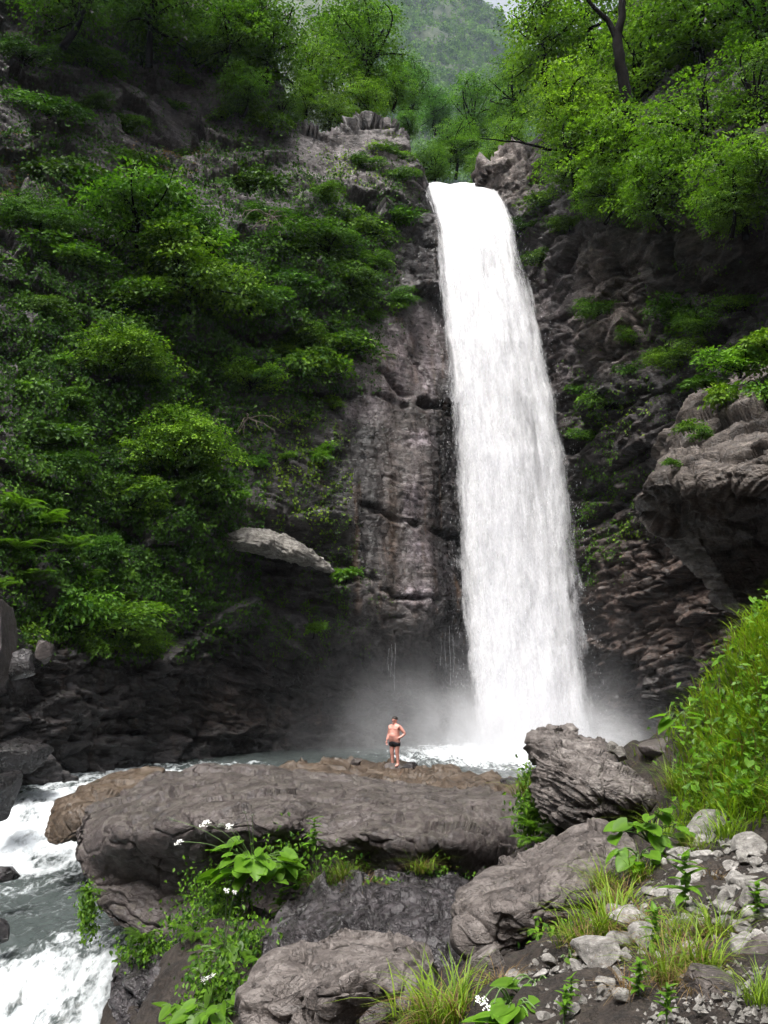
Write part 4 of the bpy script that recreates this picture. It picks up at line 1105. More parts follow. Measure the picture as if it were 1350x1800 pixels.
for a in (
    (960, 60, 210, 'tree0', .75, 'tall bright tree by the sky gap', 41),
    (1040, 20, 200, 'tree3', .7, 'tree with sky showing through its crown', 42),
    (1000, 190, 190, 'tree1', 1.0, 'vivid yellow green tree leaning over the fall', 38),
    (1120, 120, 230, 'tree0', .8, 'broad bright tree around the forked trunk', 38.5),
    (1090, 260, 210, 'tree1', .75, 'spreading tree beneath the forked trunk', 35.5),
    (1010, 275, 150, 'tree3', .7, 'tree hanging lowest toward the tan rock', 37),
    (1060, 335, 120, 'tree1', .6, 'lowest hanging tree above the blocky wall', 35),
    (1220, 20, 260, 'tree0', .6, 'high tree at the top near the dark crag', 36),
    (1210, 230, 230, 'tree3', .7, 'tree spreading in front of the bare rock streak', 33),
    (1170, 310, 190, 'tree1', .55, 'layered tree above the shaded overhang', 32),
    (1300, 310, 220, 'tree1', .7, 'layered tree reaching in from the picture edge', 29),
    (1340, 160, 190, 'tree3', .55, 'tree high at the picture edge', 31),
    (1350, 10, 220, 'tree2', .12, 'dark ivy-clad tree in the top corner', 32),
    (1280, 350, 130, 'tree3', .6, 'drooping tree fringe over the overhang lip', 28.5)):
    tree(*a[:6], d=a[6])
# the dark forked trunk seen through the leaves
tb = obj('bare_tree', None, None, None, 'dark forked trunk rising through the bright leaves against the sky', 'tree', loc=P(1118, 300, 35.8))
def bough(name, pts, r0, r1, parent, d=None):
    q = np.array([P(*p_) for p_ in pts]); t0 = np.linspace(0, 1, len(q)); t1 = np.linspace(0, 1, 26)
    pa = np.stack([np.interp(t1, t0, q[:, k_]) for k_ in range(3)], 1)
    for _ in range(4): pa[1:-1] = 0.5 * pa[1:-1] + 0.25 * (pa[:-2] + pa[2:])
    pa += 0.05 * np.stack([perlin(pa * 1.7 + 3), perlin(pa * 1.7 + 8), perlin(pa * 1.7 + 15)], 1)
    v_, f_ = tube(pa - np.array(parent.location), r0 + (r1 - r0) * t1, 8)
    obj(name, mesh(name, v_, f_), M['bark'], parent)
bough('trunk', [(1118, 300, 35.8), (1108, 230, 35.3), (1100, 160, 35), (1088, 100, 34.8), (1085, 60, 34.8)], 0.34, 0.24, tb)
bough('limb', [(1086, 62, 34.8), (1095, 20, 34.6), (1090, -60, 34.6), (1100, -130, 34.6)], 0.22, 0.12, tb)
bough('limb', [(1087, 75, 34.8), (1068, 35, 34.7), (1040, 10, 34.6), (1010, -40, 34.4)], 0.17, 0.06, tb)
db = obj('dead_branch', None, None, None, 'bare dark branch sticking out over the tan rock beside the fall', 'branch', loc=P(1000, 270, 37.5))
bough('stem', [(1000, 268, 37.5), (960, 262, 37.0), (920, 252, 36.6), (880, 246, 36.4), (845, 244, 36.2)], 0.09, 0.02, db)
bough('twig', [(925, 253, 36.6), (900, 240, 36.5), (880, 232, 36.4)], 0.03, 0.008, db)

M['twig'] = plain_mat('pale_twig', (0.13, 0.105, 0.085), 0.85, 0.4, 9)
def twigs(u, v, n, spread, label, seed):
    r_ = np.random.default_rng(seed); p_, n_ = on_cliff(u, v); p_ = p_ + n_ * 0.3
    e_ = obj('dead_shrub', None, None, None, label, 'dead shrub', loc=p_)
    for i_ in range(n):
        t_ = np.linspace(0, 1, 12)[:, None]
        en = np.array([r_.normal() * spread, -0.5 - 0.4 * r_.random(), -spread * (0.3 + 1.2 * r_.random())])
        pa = en * t_ + np.sin(t_ * 3.1) * np.array([0.2 * r_.normal(), -0.3 * r_.random(), 0.5 * r_.random()]) * spread + 0.05 * r_.normal(size=(12, 3)) * t_
        v2, f2v = tube(pa, 0.030 * (1 - 0.75 * t_[:, 0]), 5)
        obj('twig', mesh('twig', v2, f2v), M['twig'], e_)
twigs(470, 395, 14, 1.3, 'tangle of bare pale twigs hanging below the pale shelf', 1)
twigs(400, 440, 10, 1.1, 'thin tangle of bare twigs among the dark shrubs in mid slope', 2)
twigs(430, 740, 7, 0.8, 'few bare twigs beside the large rounded bright shrub', 3)

# ------------------------------------------------------------------ ivy, creepers and moss tufts covering the rock (uncountable)
def scatter(n, boxes, seed):
    """random (u, v) in soft boxes (u, v, ru, rv, weight)"""
    rng = np.random.default_rng(seed); b = np.array(boxes, float)
    wv = b[:, 2] * b[:, 3] * b[:, 4]; k = rng.choice(len(b), n, p=wv / wv.sum())
    return b[k, 0] + b[k, 2] * np.clip(rng.normal(size=n) * 0.55, -1.1, 1.1), b[k, 1] + b[k, 3] * np.clip(rng.normal(size=n) * 0.55, -1.1, 1.1), rng
def carpet(name, n, boxes, L, mat, seed, label_kind='stuff', patch=0.0, hang=0.9, lift=0.12, tintmul=1.0, scale=1.0):
    u, v, rng = scatter(n, boxes, seed)
    keep = (perlin(np.stack([u / 34, v / 34, u * 0 + seed], 1)) + 0.5 * perlin(np.stack([u / 12, v / 12, u * 0 + seed + 5], 1)) > patch) & (u > -60) & (u < 1400) & (v > SKY(u) + 4)
    u = u[keep]; v = v[keep]
    p, nn = on_cliff(u, v)
    n = len(u)
    p = p + nn * (lift * rng.random(n) ** 1.5)[:, None] + rng.normal(size=(n, 3)) * 0.05
    dr = np.array([0, 0, -hang]) + rng.normal(size=(n, 3)) * 0.5
    nm = nn + np.array([0, 0, 0.45]) + rng.normal(size=(n, 3)) * 0.35
    LL = L * (0.6 + 0.8 * rng.random(n))
    vv_, ff_ = leaves(p, dr, nm, LL, LL * 0.75)
    ti = np.clip(0.45 + 0.5 * perlin(np.stack([u / 25, v / 25, u * 0 + 2], 1)) + 0.10 * rng.normal(size=n), 0, 1) * tintmul
    return obj(name, mesh(name, vv_, ff_, False, {'tint': ('POINT', np.repeat(ti, 4))}), M[mat], kind='stuff')
IV = [(60, 600, 130, 320, 1), (220, 640, 170, 300, 1.1), (380, 560, 150, 220, 1.1), (520, 500, 130, 170, 1), (330, 860, 120, 180, 1.1), (150, 960, 170, 150, 1), (260, 1040, 180, 100, .8), (560, 400, 120, 110, .8),
      (600, 560, 60, 110, .7), (120, 250, 150, 100, .3), (420, 270, 90, 90, .8), (640, 470, 60, 110, .6), (690, 340, 40, 70, .6), (200, 330, 180, 60, .7), (440, 80, 90, 110, .6), (540, 700, 60, 40, .6), (100, 120, 140, 110, .25), (300, 60, 130, 70, .5)]
carpet('ivy', 95000, IV, 0.145, 'leafdark', 3, patch=-0.45, lift=0.35)
carpet('undergrowth', 30000, IV, 0.18, 'leaf', 33, patch=0.22, lift=1.0, hang=0.3, tintmul=0.8)
carpet('ivy', 9000, [(1045, 900, 55, 110, 1), (1045, 960, 40, 70, .8), (1100, 860, 60, 60, .5), (1060, 740, 60, 60, .6), (1180, 640, 70, 90, .4), (940, 410, 35, 70, .8), (1220, 560, 110, 90, .5), (1020, 680, 40, 60, .5)], 0.12, 'leaf', 6, patch=-0.05, lift=0.12)
carpet('creeper', 9000, [(520, 830, 100, 160, .8), (570, 800, 35, 120, 1.2), (590, 950, 40, 110, 1), (480, 1080, 140, 70, 1.3), (560, 1080, 80, 80, 1.3), (430, 1120, 120, 40, .6), (640, 1040, 50, 60, .5)], 0.085, 'leaf', 9, patch=-0.02, lift=0.10)
carpet('creeper', 9000, [(80, 1080, 120, 60, 1), (200, 1110, 120, 50, 1), (60, 900, 110, 110, .6), (100, 820, 120, 80, .6)], 0.12, 'leaf', 12, patch=-0.2, lift=0.25)
carpet('moss', 4500, [(500, 760, 80, 80, 1), (540, 860, 70, 90, 1), (640, 290, 90, 40, 1), (700, 250, 40, 40, 1), (570, 310, 60, 40, .8), (1080, 720, 60, 40, .6), (1100, 930, 90, 20, .5)], 0.15, 'grass', 15, patch=0.0, hang=0.6, lift=0.15)
carpet('dead_leaves', 2200, [(300, 275, 60, 50, 1.2), (200, 340, 130, 25, .5), (20, 320, 60, 70, .8), (265, 310, 50, 30, 1)], 0.13, 'drygrass', 18, patch=-0.1, hang=0.3, lift=0.08)

# ------------------------------------------------------------------ valley above the lip and the mountain behind
hx = np.linspace(-60, 110, 120); hy = np.linspace(49, 170, 90)
HX, HY = np.meshgrid(hx, hy); X = HX.ravel(); Y = HY.ravel()
xc = (790 - 675) / F * Y
z = 24.5 + (Y - 46) * 0.21 + np.clip(np.abs(X - xc) - 2.5, 0, None) * 0.75 + 2.0 * fbm(np.stack([X / 9, Y / 9, X * 0], 1), 4)
M['hill'] = rock_mat('hill_ground', (0.018, 0.034, 0.010), (0.035, 0.052, 0.018), (0.12, 0.115, 0.09), 0.06, 0.3, (0.8, 0.95))
obj('hillside', mesh('hillside', np.stack([X, Y, z], 1), grid_faces(len(hy), len(hx))), M['hill'], kind='structure')
mu = np.linspace(380, 1300, 240); mt_ = np.linspace(0, 1.35, 120)
MU, MT = np.meshgrid(mu, mt_); MU = MU.ravel(); MT = MT.ravel()
sk = np.interp(MU, [380, 690, 780, 830, 870, 950, 1050, 1300], [-130, -90, -45, 2, 26, 110, 230, 420])
vb = 420.0
tc = np.clip(MT, 0, 1)
mv = P(MU, vb + (sk - vb) * tc, 480 + 340 * tc)
mv[:, 1] += (MT - tc) * 300; mv[:, 2] -= (MT - tc) * 60
mv[:, 2] += 9 * fbm(mv / 80, 5) ; mv[:, 1] += 22 * fbm(mv / 55 + 7, 4)
obj('mountain', mesh('mountain', mv, grid_faces(len(mt_), len(mu))), M['hill'], kind='structure')
rng = np.random.default_rng(3)
nt_ = 9000
ii = rng.integers(0, len(mv), nt_ * 8)
vpix = (vb + (sk - vb) * tc)
den = 0.85 + 0.9 * perlin(mv[ii] / 50) - 0.2 * np.exp(-((vpix[ii] - 110) / 60) ** 2)
ii = ii[(rng.random(len(ii)) < den) & (MU[ii] > 640) & (MU[ii] < 980) & (vpix[ii] < 330)][:nt_]
per = 16
cc = np.repeat(mv[ii] + rng.normal(size=(len(ii), 3)) * np.array([1.5, 1.5, 0]), per, 0); n = len(cc)
dd = rng.normal(size=(n, 3)); dd /= np.linalg.norm(dd, axis=1)[:, None]
cc = cc + dd * np.array([3.6, 3.6, 3.4]) * (0.7 + 0.3 * rng.random((n, 1))) + np.array([0, 0, 3.4])
vv_, ff_ = leaves(cc, rng.normal(size=(n, 3)), dd + np.array([0, 0, 0.6]), 2.8 * (0.6 + 0.8 * rng.random(n)), 2.4 * np.ones(n))
ti = np.clip(np.repeat(0.4 + 0.25 * rng.normal(size=len(ii)), per) + 0.1 * rng.normal(size=n), 0, 1)
obj('forest', mesh('forest', vv_, ff_, False, {'tint': ('POINT', np.repeat(ti, 4))}), M['leaf'], kind='stuff')
# ------------------------------------------------------------------ bank plants, grass, stones
def blades(base, length, lean, width, rng, seg=4, curl=0.9):
    n = len(base); t = np.linspace(0, 1, seg + 1)
    lean = lean / (np.linalg.norm(lean, axis=1)[:, None] + 1e-9)
    sd_ = np.cross(lean, np.array([0, 0, 1.0])); sd_ /= np.linalg.norm(sd_, axis=1)[:, None] + 1e-9
    cu = curl * (0.5 + rng.random(n))
    rows = []
    for k in t:
        ctr = base + np.array([0, 0, 1.0]) * (length * (k - 0.45 * cu * k ** 2.2))[:, None] + lean * (length * (0.15 * k + 0.62 * cu * k ** 2))[:, None]
        w_ = (width * (1 - k) ** 0.7)[:, None] + 0.0006
        rows.append(ctr - sd_ * w_); rows.append(ctr + sd_ * w_)
    v = np.stack(rows, 1)
    m_ = 2 * (seg + 1)
    f = np.concatenate([np.arange(n)[:, None] * m_ + np.array([[2 * k, 2 * k + 1, 2 * k + 3, 2 * k + 2]]) for k in range(seg)])
    return v.reshape(-1, 3), f, m_
def xy_at(u, v):
    """point where the sight line of a pixel meets the ground sheet"""
    d = np.linspace(3.2, 16, 400)
    q = P(np.full(400, u), np.full(400, v), d)
    g = GROUND(q[:, 0], q[:, 1], False)
    k = np.argmax(q[:, 2] <= g) if (q[:, 2] <= g).any() else 399
    return np.array([q[k, 0], q[k, 1], g[k]])

# the grassy bank on the right
rng = np.random.default_rng(21)
n = 9500
gu = 1120 + 360 * rng.random(n) ** 0.8; gv = 1000 + 470 * rng.random(n)
edge = np.interp(gv, [1000, 1060, 1120, 1200, 1260, 1320, 1400, 1440, 1480], [1390, 1330, 1290, 1240, 1205, 1185, 1215, 1200, 1240])
ok = (gu > edge + 18 * rng.normal(size=n)) & (gv < np.interp(gu, [1150, 1250, 1350, 1500], [1470, 1462, 1440, 1430]))
gu = gu[ok]; gv = gv[ok]
UVd = []
for u_, v_ in zip(np.linspace(1100, 1500, 41).repeat(50), np.tile(np.linspace(1000, 1490, 50), 41)):
    UVd.append(xy_at(u_, v_))
UVd = np.array(UVd).reshape(41, 50, 3)
bi = np.clip(((gu - 1100) / 10).astype(int), 0, 40); bj = np.clip(((gv - 1000) / 10).astype(int), 0, 49)
gb = UVd[bi, bj] + rng.normal(size=(len(gu), 3)) * np.array([0.10, 0.14, 0])
gb[:, 2] = GROUND(gb[:, 0], gb[:, 1], False) - 0.03
clump = perlin(np.stack([gb[:, 0] * 2.2, gb[:, 1] * 2.2, gb[:, 0] * 0], 1))
ln = (0.20 + 0.30 * rng.random(len(gb))) * (1 + 0.7 * clump)
la = np.stack([-0.8 + rng.normal(size=len(gb)) * 0.8 + clump, -0.7 + rng.normal(size=len(gb)) * 0.8, 0 * ln], 1)
bv_, bf_, m_ = blades(gb, ln, la, 0.006 + 0.006 * rng.random(len(gb)), rng, 5)
ti = np.clip(0.5 + 0.6 * clump + 0.25 * rng.normal(size=len(gb)), 0, 1)
obj('grass', mesh('grass', bv_, bf_, True, {'tint': ('POINT', np.repeat(ti, m_))}), M['grass'], kind='stuff')
wd = rng.random(len(gb)) < 0.34
wb = gb[wd] + rng.normal(size=(wd.sum(), 3)) * np.array([.1, .1, 0]) + np.array([0, -0.05, 0]); wb[:, 2] += 0.08 + 0.30 * rng.random(len(wb))
wl = 0.05 + 0.07 * rng.random(len(wb))
v_, f_ = leaves(wb, np.array([-0.3, -0.6, -0.1]) + rng.normal(size=(len(wb), 3)) * 0.6, np.array([-0.2, -0.4, 0.9]) + rng.normal(size=(len(wb), 3)) * 0.3, wl, wl * 0.6)
obj('weeds', mesh('weeds', v_, f_, False, {'tint': ('POINT', np.repeat(np.clip(0.5 + 0.3 * rng.normal(size=len(wb)), 0, 1), 4))}), M['herb'], kind='stuff')
dry = rng.random(len(gb)) < 0.16
b2, f2_, m2_ = blades(gb[dry] + rng.normal(size=(dry.sum(), 3)) * np.array([.15, .15, 0]), ln[dry] * 0.8, la[dry], 0.004 * np.ones(dry.sum()), rng, 4)
obj('dry_grass', mesh('dry_grass', b2, f2_, True, {'tint': ('POINT', rng.random(len(b2)))}), M['drygrass'], kind='stuff')

# tufts
TUFT = []
for i in range(4):
    r = np.random.default_rng(60 + i); n = 110
    b = r.normal(size=(n, 3)) * np.array([0.085, 0.085, 0])
    la = b + r.normal(size=(n, 3)) * 0.09; la[:, 2] = 0
    v_, f_, m_ = blades(b, 0.10 + 0.36 * r.random(n), la + 1e-4, 0.003 + 0.004 * r.random(n), r, 5, 0.95)
    g_ = mesh('tuft_blades', v_, f_, True, {'tint': ('POINT', np.repeat(np.clip(0.5 + 0.25 * r.normal(size=n), 0, 1), m_))}); g_.materials.append(M['grass'])
    n = 70
    b = r.normal(size=(n, 3)) * np.array([0.06, 0.06, 0]); la = b + r.normal(size=(n, 3)) * 0.04; la[:, 2] = 0
    v_, f_, m_ = blades(b, 0.14 + 0.2 * r.random(n), la + 1e-4, 0.003 * np.ones(n), r, 4, 1.3)
    d_ = mesh('tuft_dry_blades', v_, f_, True, {'tint': ('POINT', np.repeat(r.random(n), m_))}); d_.materials.append(M['drygrass'])
    TUFT.append((g_, d_))
def tuft(u, v, hpx, label, d=None, dry=True, tone=1.0, green=True):
    p = xy_at(u, v) if d is None else P(u, v, d)
    s = hpx / F * p[1] / 0.33 * 0.78
    g_, d_ = TUFT[int(_vr.integers(0, 4))]
    parts = ([('green_blades', g_)] if green else []) + ([('dry_blades', d_)] if dry else [])
    e = plant_at('grass_tuft', parts, p - np.array([0, 0, 0.02]), _vr.random() * 6.28, s, (tone, tone, tone), label, 'grass tuft')
    return e
for a in (
    (770, 1800, 130, 'long arching grass tuft in front of the upright brown stone', None, True, 1.0), (810, 1790, 120, 'second arching grass tuft touching the upright brown stone', None, True, 1.0), (730, 1810, 90, 'shorter grass tuft beside the peaked boulder', None, True, .8),
    (1070, 1640, 110, 'grass tuft on the lower flank of the smooth boulder', None, True, 1.0), (1020, 1660, 90, 'drooping grass tuft under the smooth boulder', None, True, .9), (1090, 1600, 80, 'grass tuft between the smooth boulder and the stones', None, True, 1.0),
    (1060, 1560, 70, 'small tuft on the shoulder of the smooth boulder', 8.2, True, 1.0), (1130, 1545, 70, 'tuft with brown base among the white stones', None, True, 1.0), (1230, 1700, 110, 'fine grass tuft above the folded corner rock', None, True, .95),
    (1170, 1720, 100, 'fine grass tuft mixed with dry stalks above the corner', None, True, .8), (1260, 1650, 90, 'thin grass tuft under the stone pile', None, True, .8), (1190, 1650, 80, 'thin yellowish tuft below the stone pile', None, True, .9),
    (1340, 1760, 80, 'tuft at the right edge beside the folded corner rock', None, False, 1.0), (1240, 1500, 60, 'tuft with rusty roots at the head of the stone pile', None, True, .9), (1170, 1480, 90, 'bright tuft at the foot of the grassy bank', None, False, 1.1),
    (1280, 1470, 80, 'bright tuft above the stone pile by the bank', None, False, 1.1), (740, 1530, 50, 'little tuft on the front of the huge boulder', 13.0, True, .8), (605, 1545, 55, 'reddish dry tuft under the crest of the huge boulder', 13.3, True, .6),
    (560, 1560, 55, 'thin tuft hanging below the leafy flowering plant', 13.4, True, .6), (940, 1400, 80, 'grass tuft squeezed between slab and huge boulder', 13.0, True, .8), (1130, 1350, 60, 'tuft behind the white stones on the slab', 12.4, True, .8),
    (1200, 1390, 80, 'tuft at the tail end of the tilted slab', 10.5, True, .9), (870, 1345, 0, '', None, True, 1)):
    if a[2]: tuft(a[0], a[1], a[2], a[3], a[4], a[5], a[6])

for a in ((1095, 1580, 90, 'straw-coloured dry tuft above the whitish block'), (1185, 1700, 120, 'wide straw-coloured tuft above the folded corner rock'), (1225, 1735, 90, 'dry tuft just behind the folded corner rock'), (880, 1735, 80, 'matted dry tuft on the upright brown stone'),
          (1135, 1625, 90, 'dry tuft beside the whitish block'), (1105, 1745, 90, 'dry tuft on the bare earth near the corner rocks'), (1160, 1660, 110, 'tall dry tuft in the middle of the stony bank'), (1040, 1675, 90, 'rusty dry tuft under the smooth boulder'), (1250, 1545, 60, 'small dry tuft inside the stone pile'),
          (640, 1560, 60, 'rusty dry tuft on the huge boulder front')):
    tuft(a[0], a[1], a[2], a[3], 13.0 if a[0] < 700 else None, True, 1.0, False)
    
# heart-shaped leaf
def heart_leaf(name, L=1.0, W=0.95, seg=7, mat='herb', cup=0.16):
    t = np.linspace(0, 1, seg)
    wd = W * 0.5 * np.sin(np.pi * np.clip(t * 0.93 + 0.07, 0, 1) ** 0.62) ** 0.8
    v = []
    for k, (tt, ww) in enumerate(zip(t, wd)):
        y = tt * L; z = cup * L * (tt - 1.35 * tt ** 2)
        b = -0.12 * L * (1 - tt) ** 3
        v += [(-ww, y + b * 1.6, z + 0.10 * ww), (-ww * 0.5, y + b, z - 0.02), (0, y, z - 0.05 * L * (1 - tt)), (ww * 0.5, y + b, z - 0.02), (ww, y + b * 1.6, z + 0.10 * ww)]
    me = mesh(name, np.array(v), grid_faces(seg, 5), True, {'tint': ('POINT', np.tile([0.7, 0.5, 0.85, 0.5, 0.7], seg))})
    me.materials.append(M[mat])
    return me
HEART = heart_leaf('heart_leaf')
LANCE = heart_leaf('lance_leaf', 1.0, 0.42, 7, 'herb', 0.22)
r = np.random.default_rng(8)
fl = Soup()
uv = r.normal(size=(46, 3)) * np.array([0.42, 0.42, 0.12])
for c in uv:
    a = np.linspace(0, 2 * np.pi, 6, endpoint=False)
    ring_ = c + 0.11 * np.stack([np.cos(a), np.sin(a), 0 * a + 0.25], 1)
    fl.add(np.vstack([ring_, c]), np.array([(k_, (k_ + 1) % 6, 6) for k_ in range(6)]))
UMBEL = fl.mesh('umbel', False); UMBEL.materials.append(M['petal'])

def stem_to(parent, a, b, r0=0.008, name='stem', sag=0.06, mat='stem'):
    a = np.array(a, float); b = np.array(b, float)
    t = np.linspace(0, 1, 8)[:, None]
    pa = a + (b - a) * t + np.sin(t * np.pi) * np.array([0, 0, sag])
    v_, f_ = tube(pa, r0 * (1 - 0.5 * t[:, 0]), 5)
    return obj(name, mesh(name, v_, f_), M[mat], parent)
def set_leaf(parent, me, p, size, az, tilt, tone, name='leaf', roll=0.0):
    o = obj(name, me, None, parent, loc=p)
    o.rotation_euler = (tilt, roll, az); o.scale = (size, size, size)
    o.color = (tone * 1.02, tone, tone * 0.9, 1)
    return o
def leafy(u, v, d, R, n, size, label, flowers=(), me=None, tone=1.0, name='leafy_plant', seed=0, rise=0.7, droop=0.4):
    """a plant of large single leaves on stalks fanning from one root; each leaf is a part"""
    r = np.random.default_rng(seed + 500)
    p = P(u, v, d) if d else xy_at(u, v)
    e = obj(name, None, None, None, label, 'plant', loc=p)
    for i in range(n):
        a = r.random() * 6.28; rr = R * math.sqrt(r.random())
        q = np.array([math.cos(a) * rr, -abs(math.sin(a)) * rr * 0.7 - 0.04, R * rise * (0.25 + 0.9 * r.random()) - droop * rr])
        az = math.atan2(-q[0], q[1] * 1.0) + r.normal() * 0.5
        stem_to(e, (0, 0, 0), q, 0.006 * (1 + R))
        set_leaf(e, me or HEART, q, size * (0.65 + 0.6 * r.random()), az, -0.35 + 0.3 * r.normal(), tone * (0.8 + 0.4 * r.random()), roll=0.25 * r.normal())
    for (fu, fv, fs) in flowers:
        q = P(fu, fv, p[1] - 0.25) - p
        stem_to(e, (0, 0, 0), q, 0.007, 'flower_stalk', 0.12)
        h = obj('flower_head', UMBEL, None, e, loc=q, kind='stuff'); h.scale = (fs, fs, fs); h.rotation_euler = (0.5, 0, r.random() * 6)
    return e
leafy(445, 1525, 13.0, 0.66, 54, 0.27, 'bright heart-leaved plant with white flower clusters hanging over the huge boulder',
      [(300, 1440, .10), (360, 1447, .09), (388, 1450, .10), (402, 1452, .07), (430, 1428, .05), (443, 1433, .06), (314, 1480, .07)], seed=1, tone=1.05)
leafy(395, 1680, 11.3, 0.42, 22, 0.13, 'leafy creeping plant under the heart-leaved one on the dark rock', [(398, 1565, .05), (412, 1568, .04)], tone=.55, seed=2)
leafy(375, 1790, 9.6, 0.45, 26, 0.16, 'bright ragged plant with a white bloom at the bottom beside the peaked boulder', [(367, 1718, .10), (344, 1703, .06)], tone=.95, seed=3)
leafy(315, 1785, 10.2, 0.26, 7, 0.24, 'few broad leaves at the bottom edge over the black wet rock', tone=.8, seed=4)
leafy(905, 1790, 5.2, 0.20, 14, 0.15, 'broad-leaved plant with pale cupped leaves before the upright brown stone', [(848, 1762, .055), (868, 1764, .03)], tone=1.15, seed=5)
leafy(945, 1740, 5.6, 0.22, 12, 0.14, 'broad-leaved plant just behind the pale cupped one', tone=.85, seed=6)
leafy(1000, 1690, 6.3, 0.20, 9, 0.11, 'small leafy plant with one upright leaf under the drooping tuft', tone=1.0, seed=7)
leafy(1140, 1480, 8.5, 0.36, 20, 0.20, 'large-leaved plant between the tilted slab and the stones', tone=.95, seed=8, rise=1.0)
leafy(1125, 1510, 8.3, 0.24, 10, 0.15, 'lower large-leaved plant leaning on the smooth boulder', tone=1.1, seed=9)
leafy(1190, 1262, 10.9, 0.22, 5, 0.24, 'light broad leaves jutting from the grassy bank against the dark cliff', tone=1.2, seed=10)
leafy(1215, 1285, 10.6, 0.2, 4, 0.24, 'round pale leaf pair below the jutting leaves on the bank', tone=1.15, seed=11)
for i, (u, v, lab) in enumerate(((1330, 1090, 'weed with broad leaves near the top of the grassy bank'), (1290, 1180, 'broad-leaved weed on the upper edge of the grassy bank'), (1345, 1230, 'broad-leaved weed at the right edge of the bank'), (1240, 1260, 'broad-leaved weed in the middle of the bank edge'),
        (1310, 1310, 'broad-leaved weed low in the bank grass'), (1250, 1350, 'small broad-leaved weed above the bright tufts'), (1340, 1390, 'broad-leaved weed at the right edge above the stones'))):
    q_ = xy_at(u, v)
    leafy(u, v, q_[1] - 0.12, 0.26, 12, 0.13, lab, tone=.9 + 0.2 * _vr.random(), seed=30 + i, rise=1.2)
for i, (u, v, hh, lab) in enumerate(((1205, 1610, 95, 'upright leafy sprout standing among the pale stones'), (990, 1800, 50, 'small star-shaped sprout at the bottom edge'), (1000, 1770, 45, 'second star-shaped sprout just above the bottom one'),
        (1170, 1800, 55, 'sprout at the bottom edge between the corner rocks'), (930, 1660, 60, 'dark leafy sprout below the smooth boulder'), (970, 1640, 60, 'leafy sprout against the smooth boulder'),
        (1120, 1760, 60, 'soft green sprout left of the corner rock'), (1150, 1680, 70, 'leafy sprout in the dry grass'), (520, 1580, 60, 'sprout under the flowering plant toward the rock face'), (490, 1620, 50, 'lower sprout on the dark rock by the fern'),
        (550, 1500, 55, 'herb sprout on the crest beside the flowering plant'), (1330, 1620, 60, 'sprout at the right edge among stones'))):
    p = P(u, v, 13.1) if v < 1630 and u < 560 else xy_at(u, v)
    H = hh / F * p[1]
    e = obj('sprout', None, None, None, lab, 'plant', loc=p)
    rr = np.random.default_rng(900 + i)
    stem_to(e, (0, 0, -0.03), (0.02, -0.02, H), 0.005, sag=0)
    for k_ in range(16):
        t = 0.25 + 0.75 * k_ / 15; a = k_ * 2.4 + rr.normal() * 0.2
        set_leaf(e, LANCE, (0.02 * t, -0.02 * t, H * t), H * (0.50 - 0.22 * t) * (0.8 + 0.4 * rr.random()), a, 0.35 + 0.2 * rr.normal() - 0.5 * (1 - t), 0.85 + 0.3 * rr.random())

# ferns
def frond_mesh(name, n=24):
    s_ = Soup(); c, dr, nm, L = [], [], [], []
    for k_ in range(n):
        t = (k_ + 1.5) / (n + 1)
        y = t; z = 0.55 * t - 0.75 * t ** 2
        l = 0.26 * math.sin(math.pi * min(1, t * 0.9 + 0.12)) ** 0.8
        for sgn in (-1, 1):
            c.append((0, y, z)); dr.append((sgn, 0.35, -0.12)); nm.append((0, 0.3, 1)); L.append(l)
    L = np.array(L)
    v_, f_ = leaves(np.array(c), np.array(dr), np.array(nm), L, 0.045 + 0 * L)
    s_.add(v_, f_, 0.6)
    t = np.linspace(0, 1, 12)
    s_.add(*tube(np.stack([0 * t, t, 0.55 * t - 0.75 * t ** 2], 1), 0.010 * (1 - 0.8 * t), 4), 0.2)
    me = s_.mesh(name); me.materials.append(M['herb']); return me
FROND = frond_mesh('frond')
def fern(p, size, n, label, tone, seed, face=-math.pi / 2 - math.pi / 2):
    r = np.random.default_rng(seed + 700)
    e = obj('fern', None, None, None, label, 'fern', loc=p)
    for k_ in range(n):
        o = obj('frond', FROND, None, e)
        az = math.pi + (k_ - (n - 1) / 2) * (3.6 / n) + r.normal() * 0.2
        s = size * (0.7 + 0.5 * r.random())
        o.rotation_euler = (0.15 + 0.35 * r.random(), 0.15 * r.normal(), az); o.scale = (s, s, s)
        o.color = (tone, tone, tone * 0.8, 1)
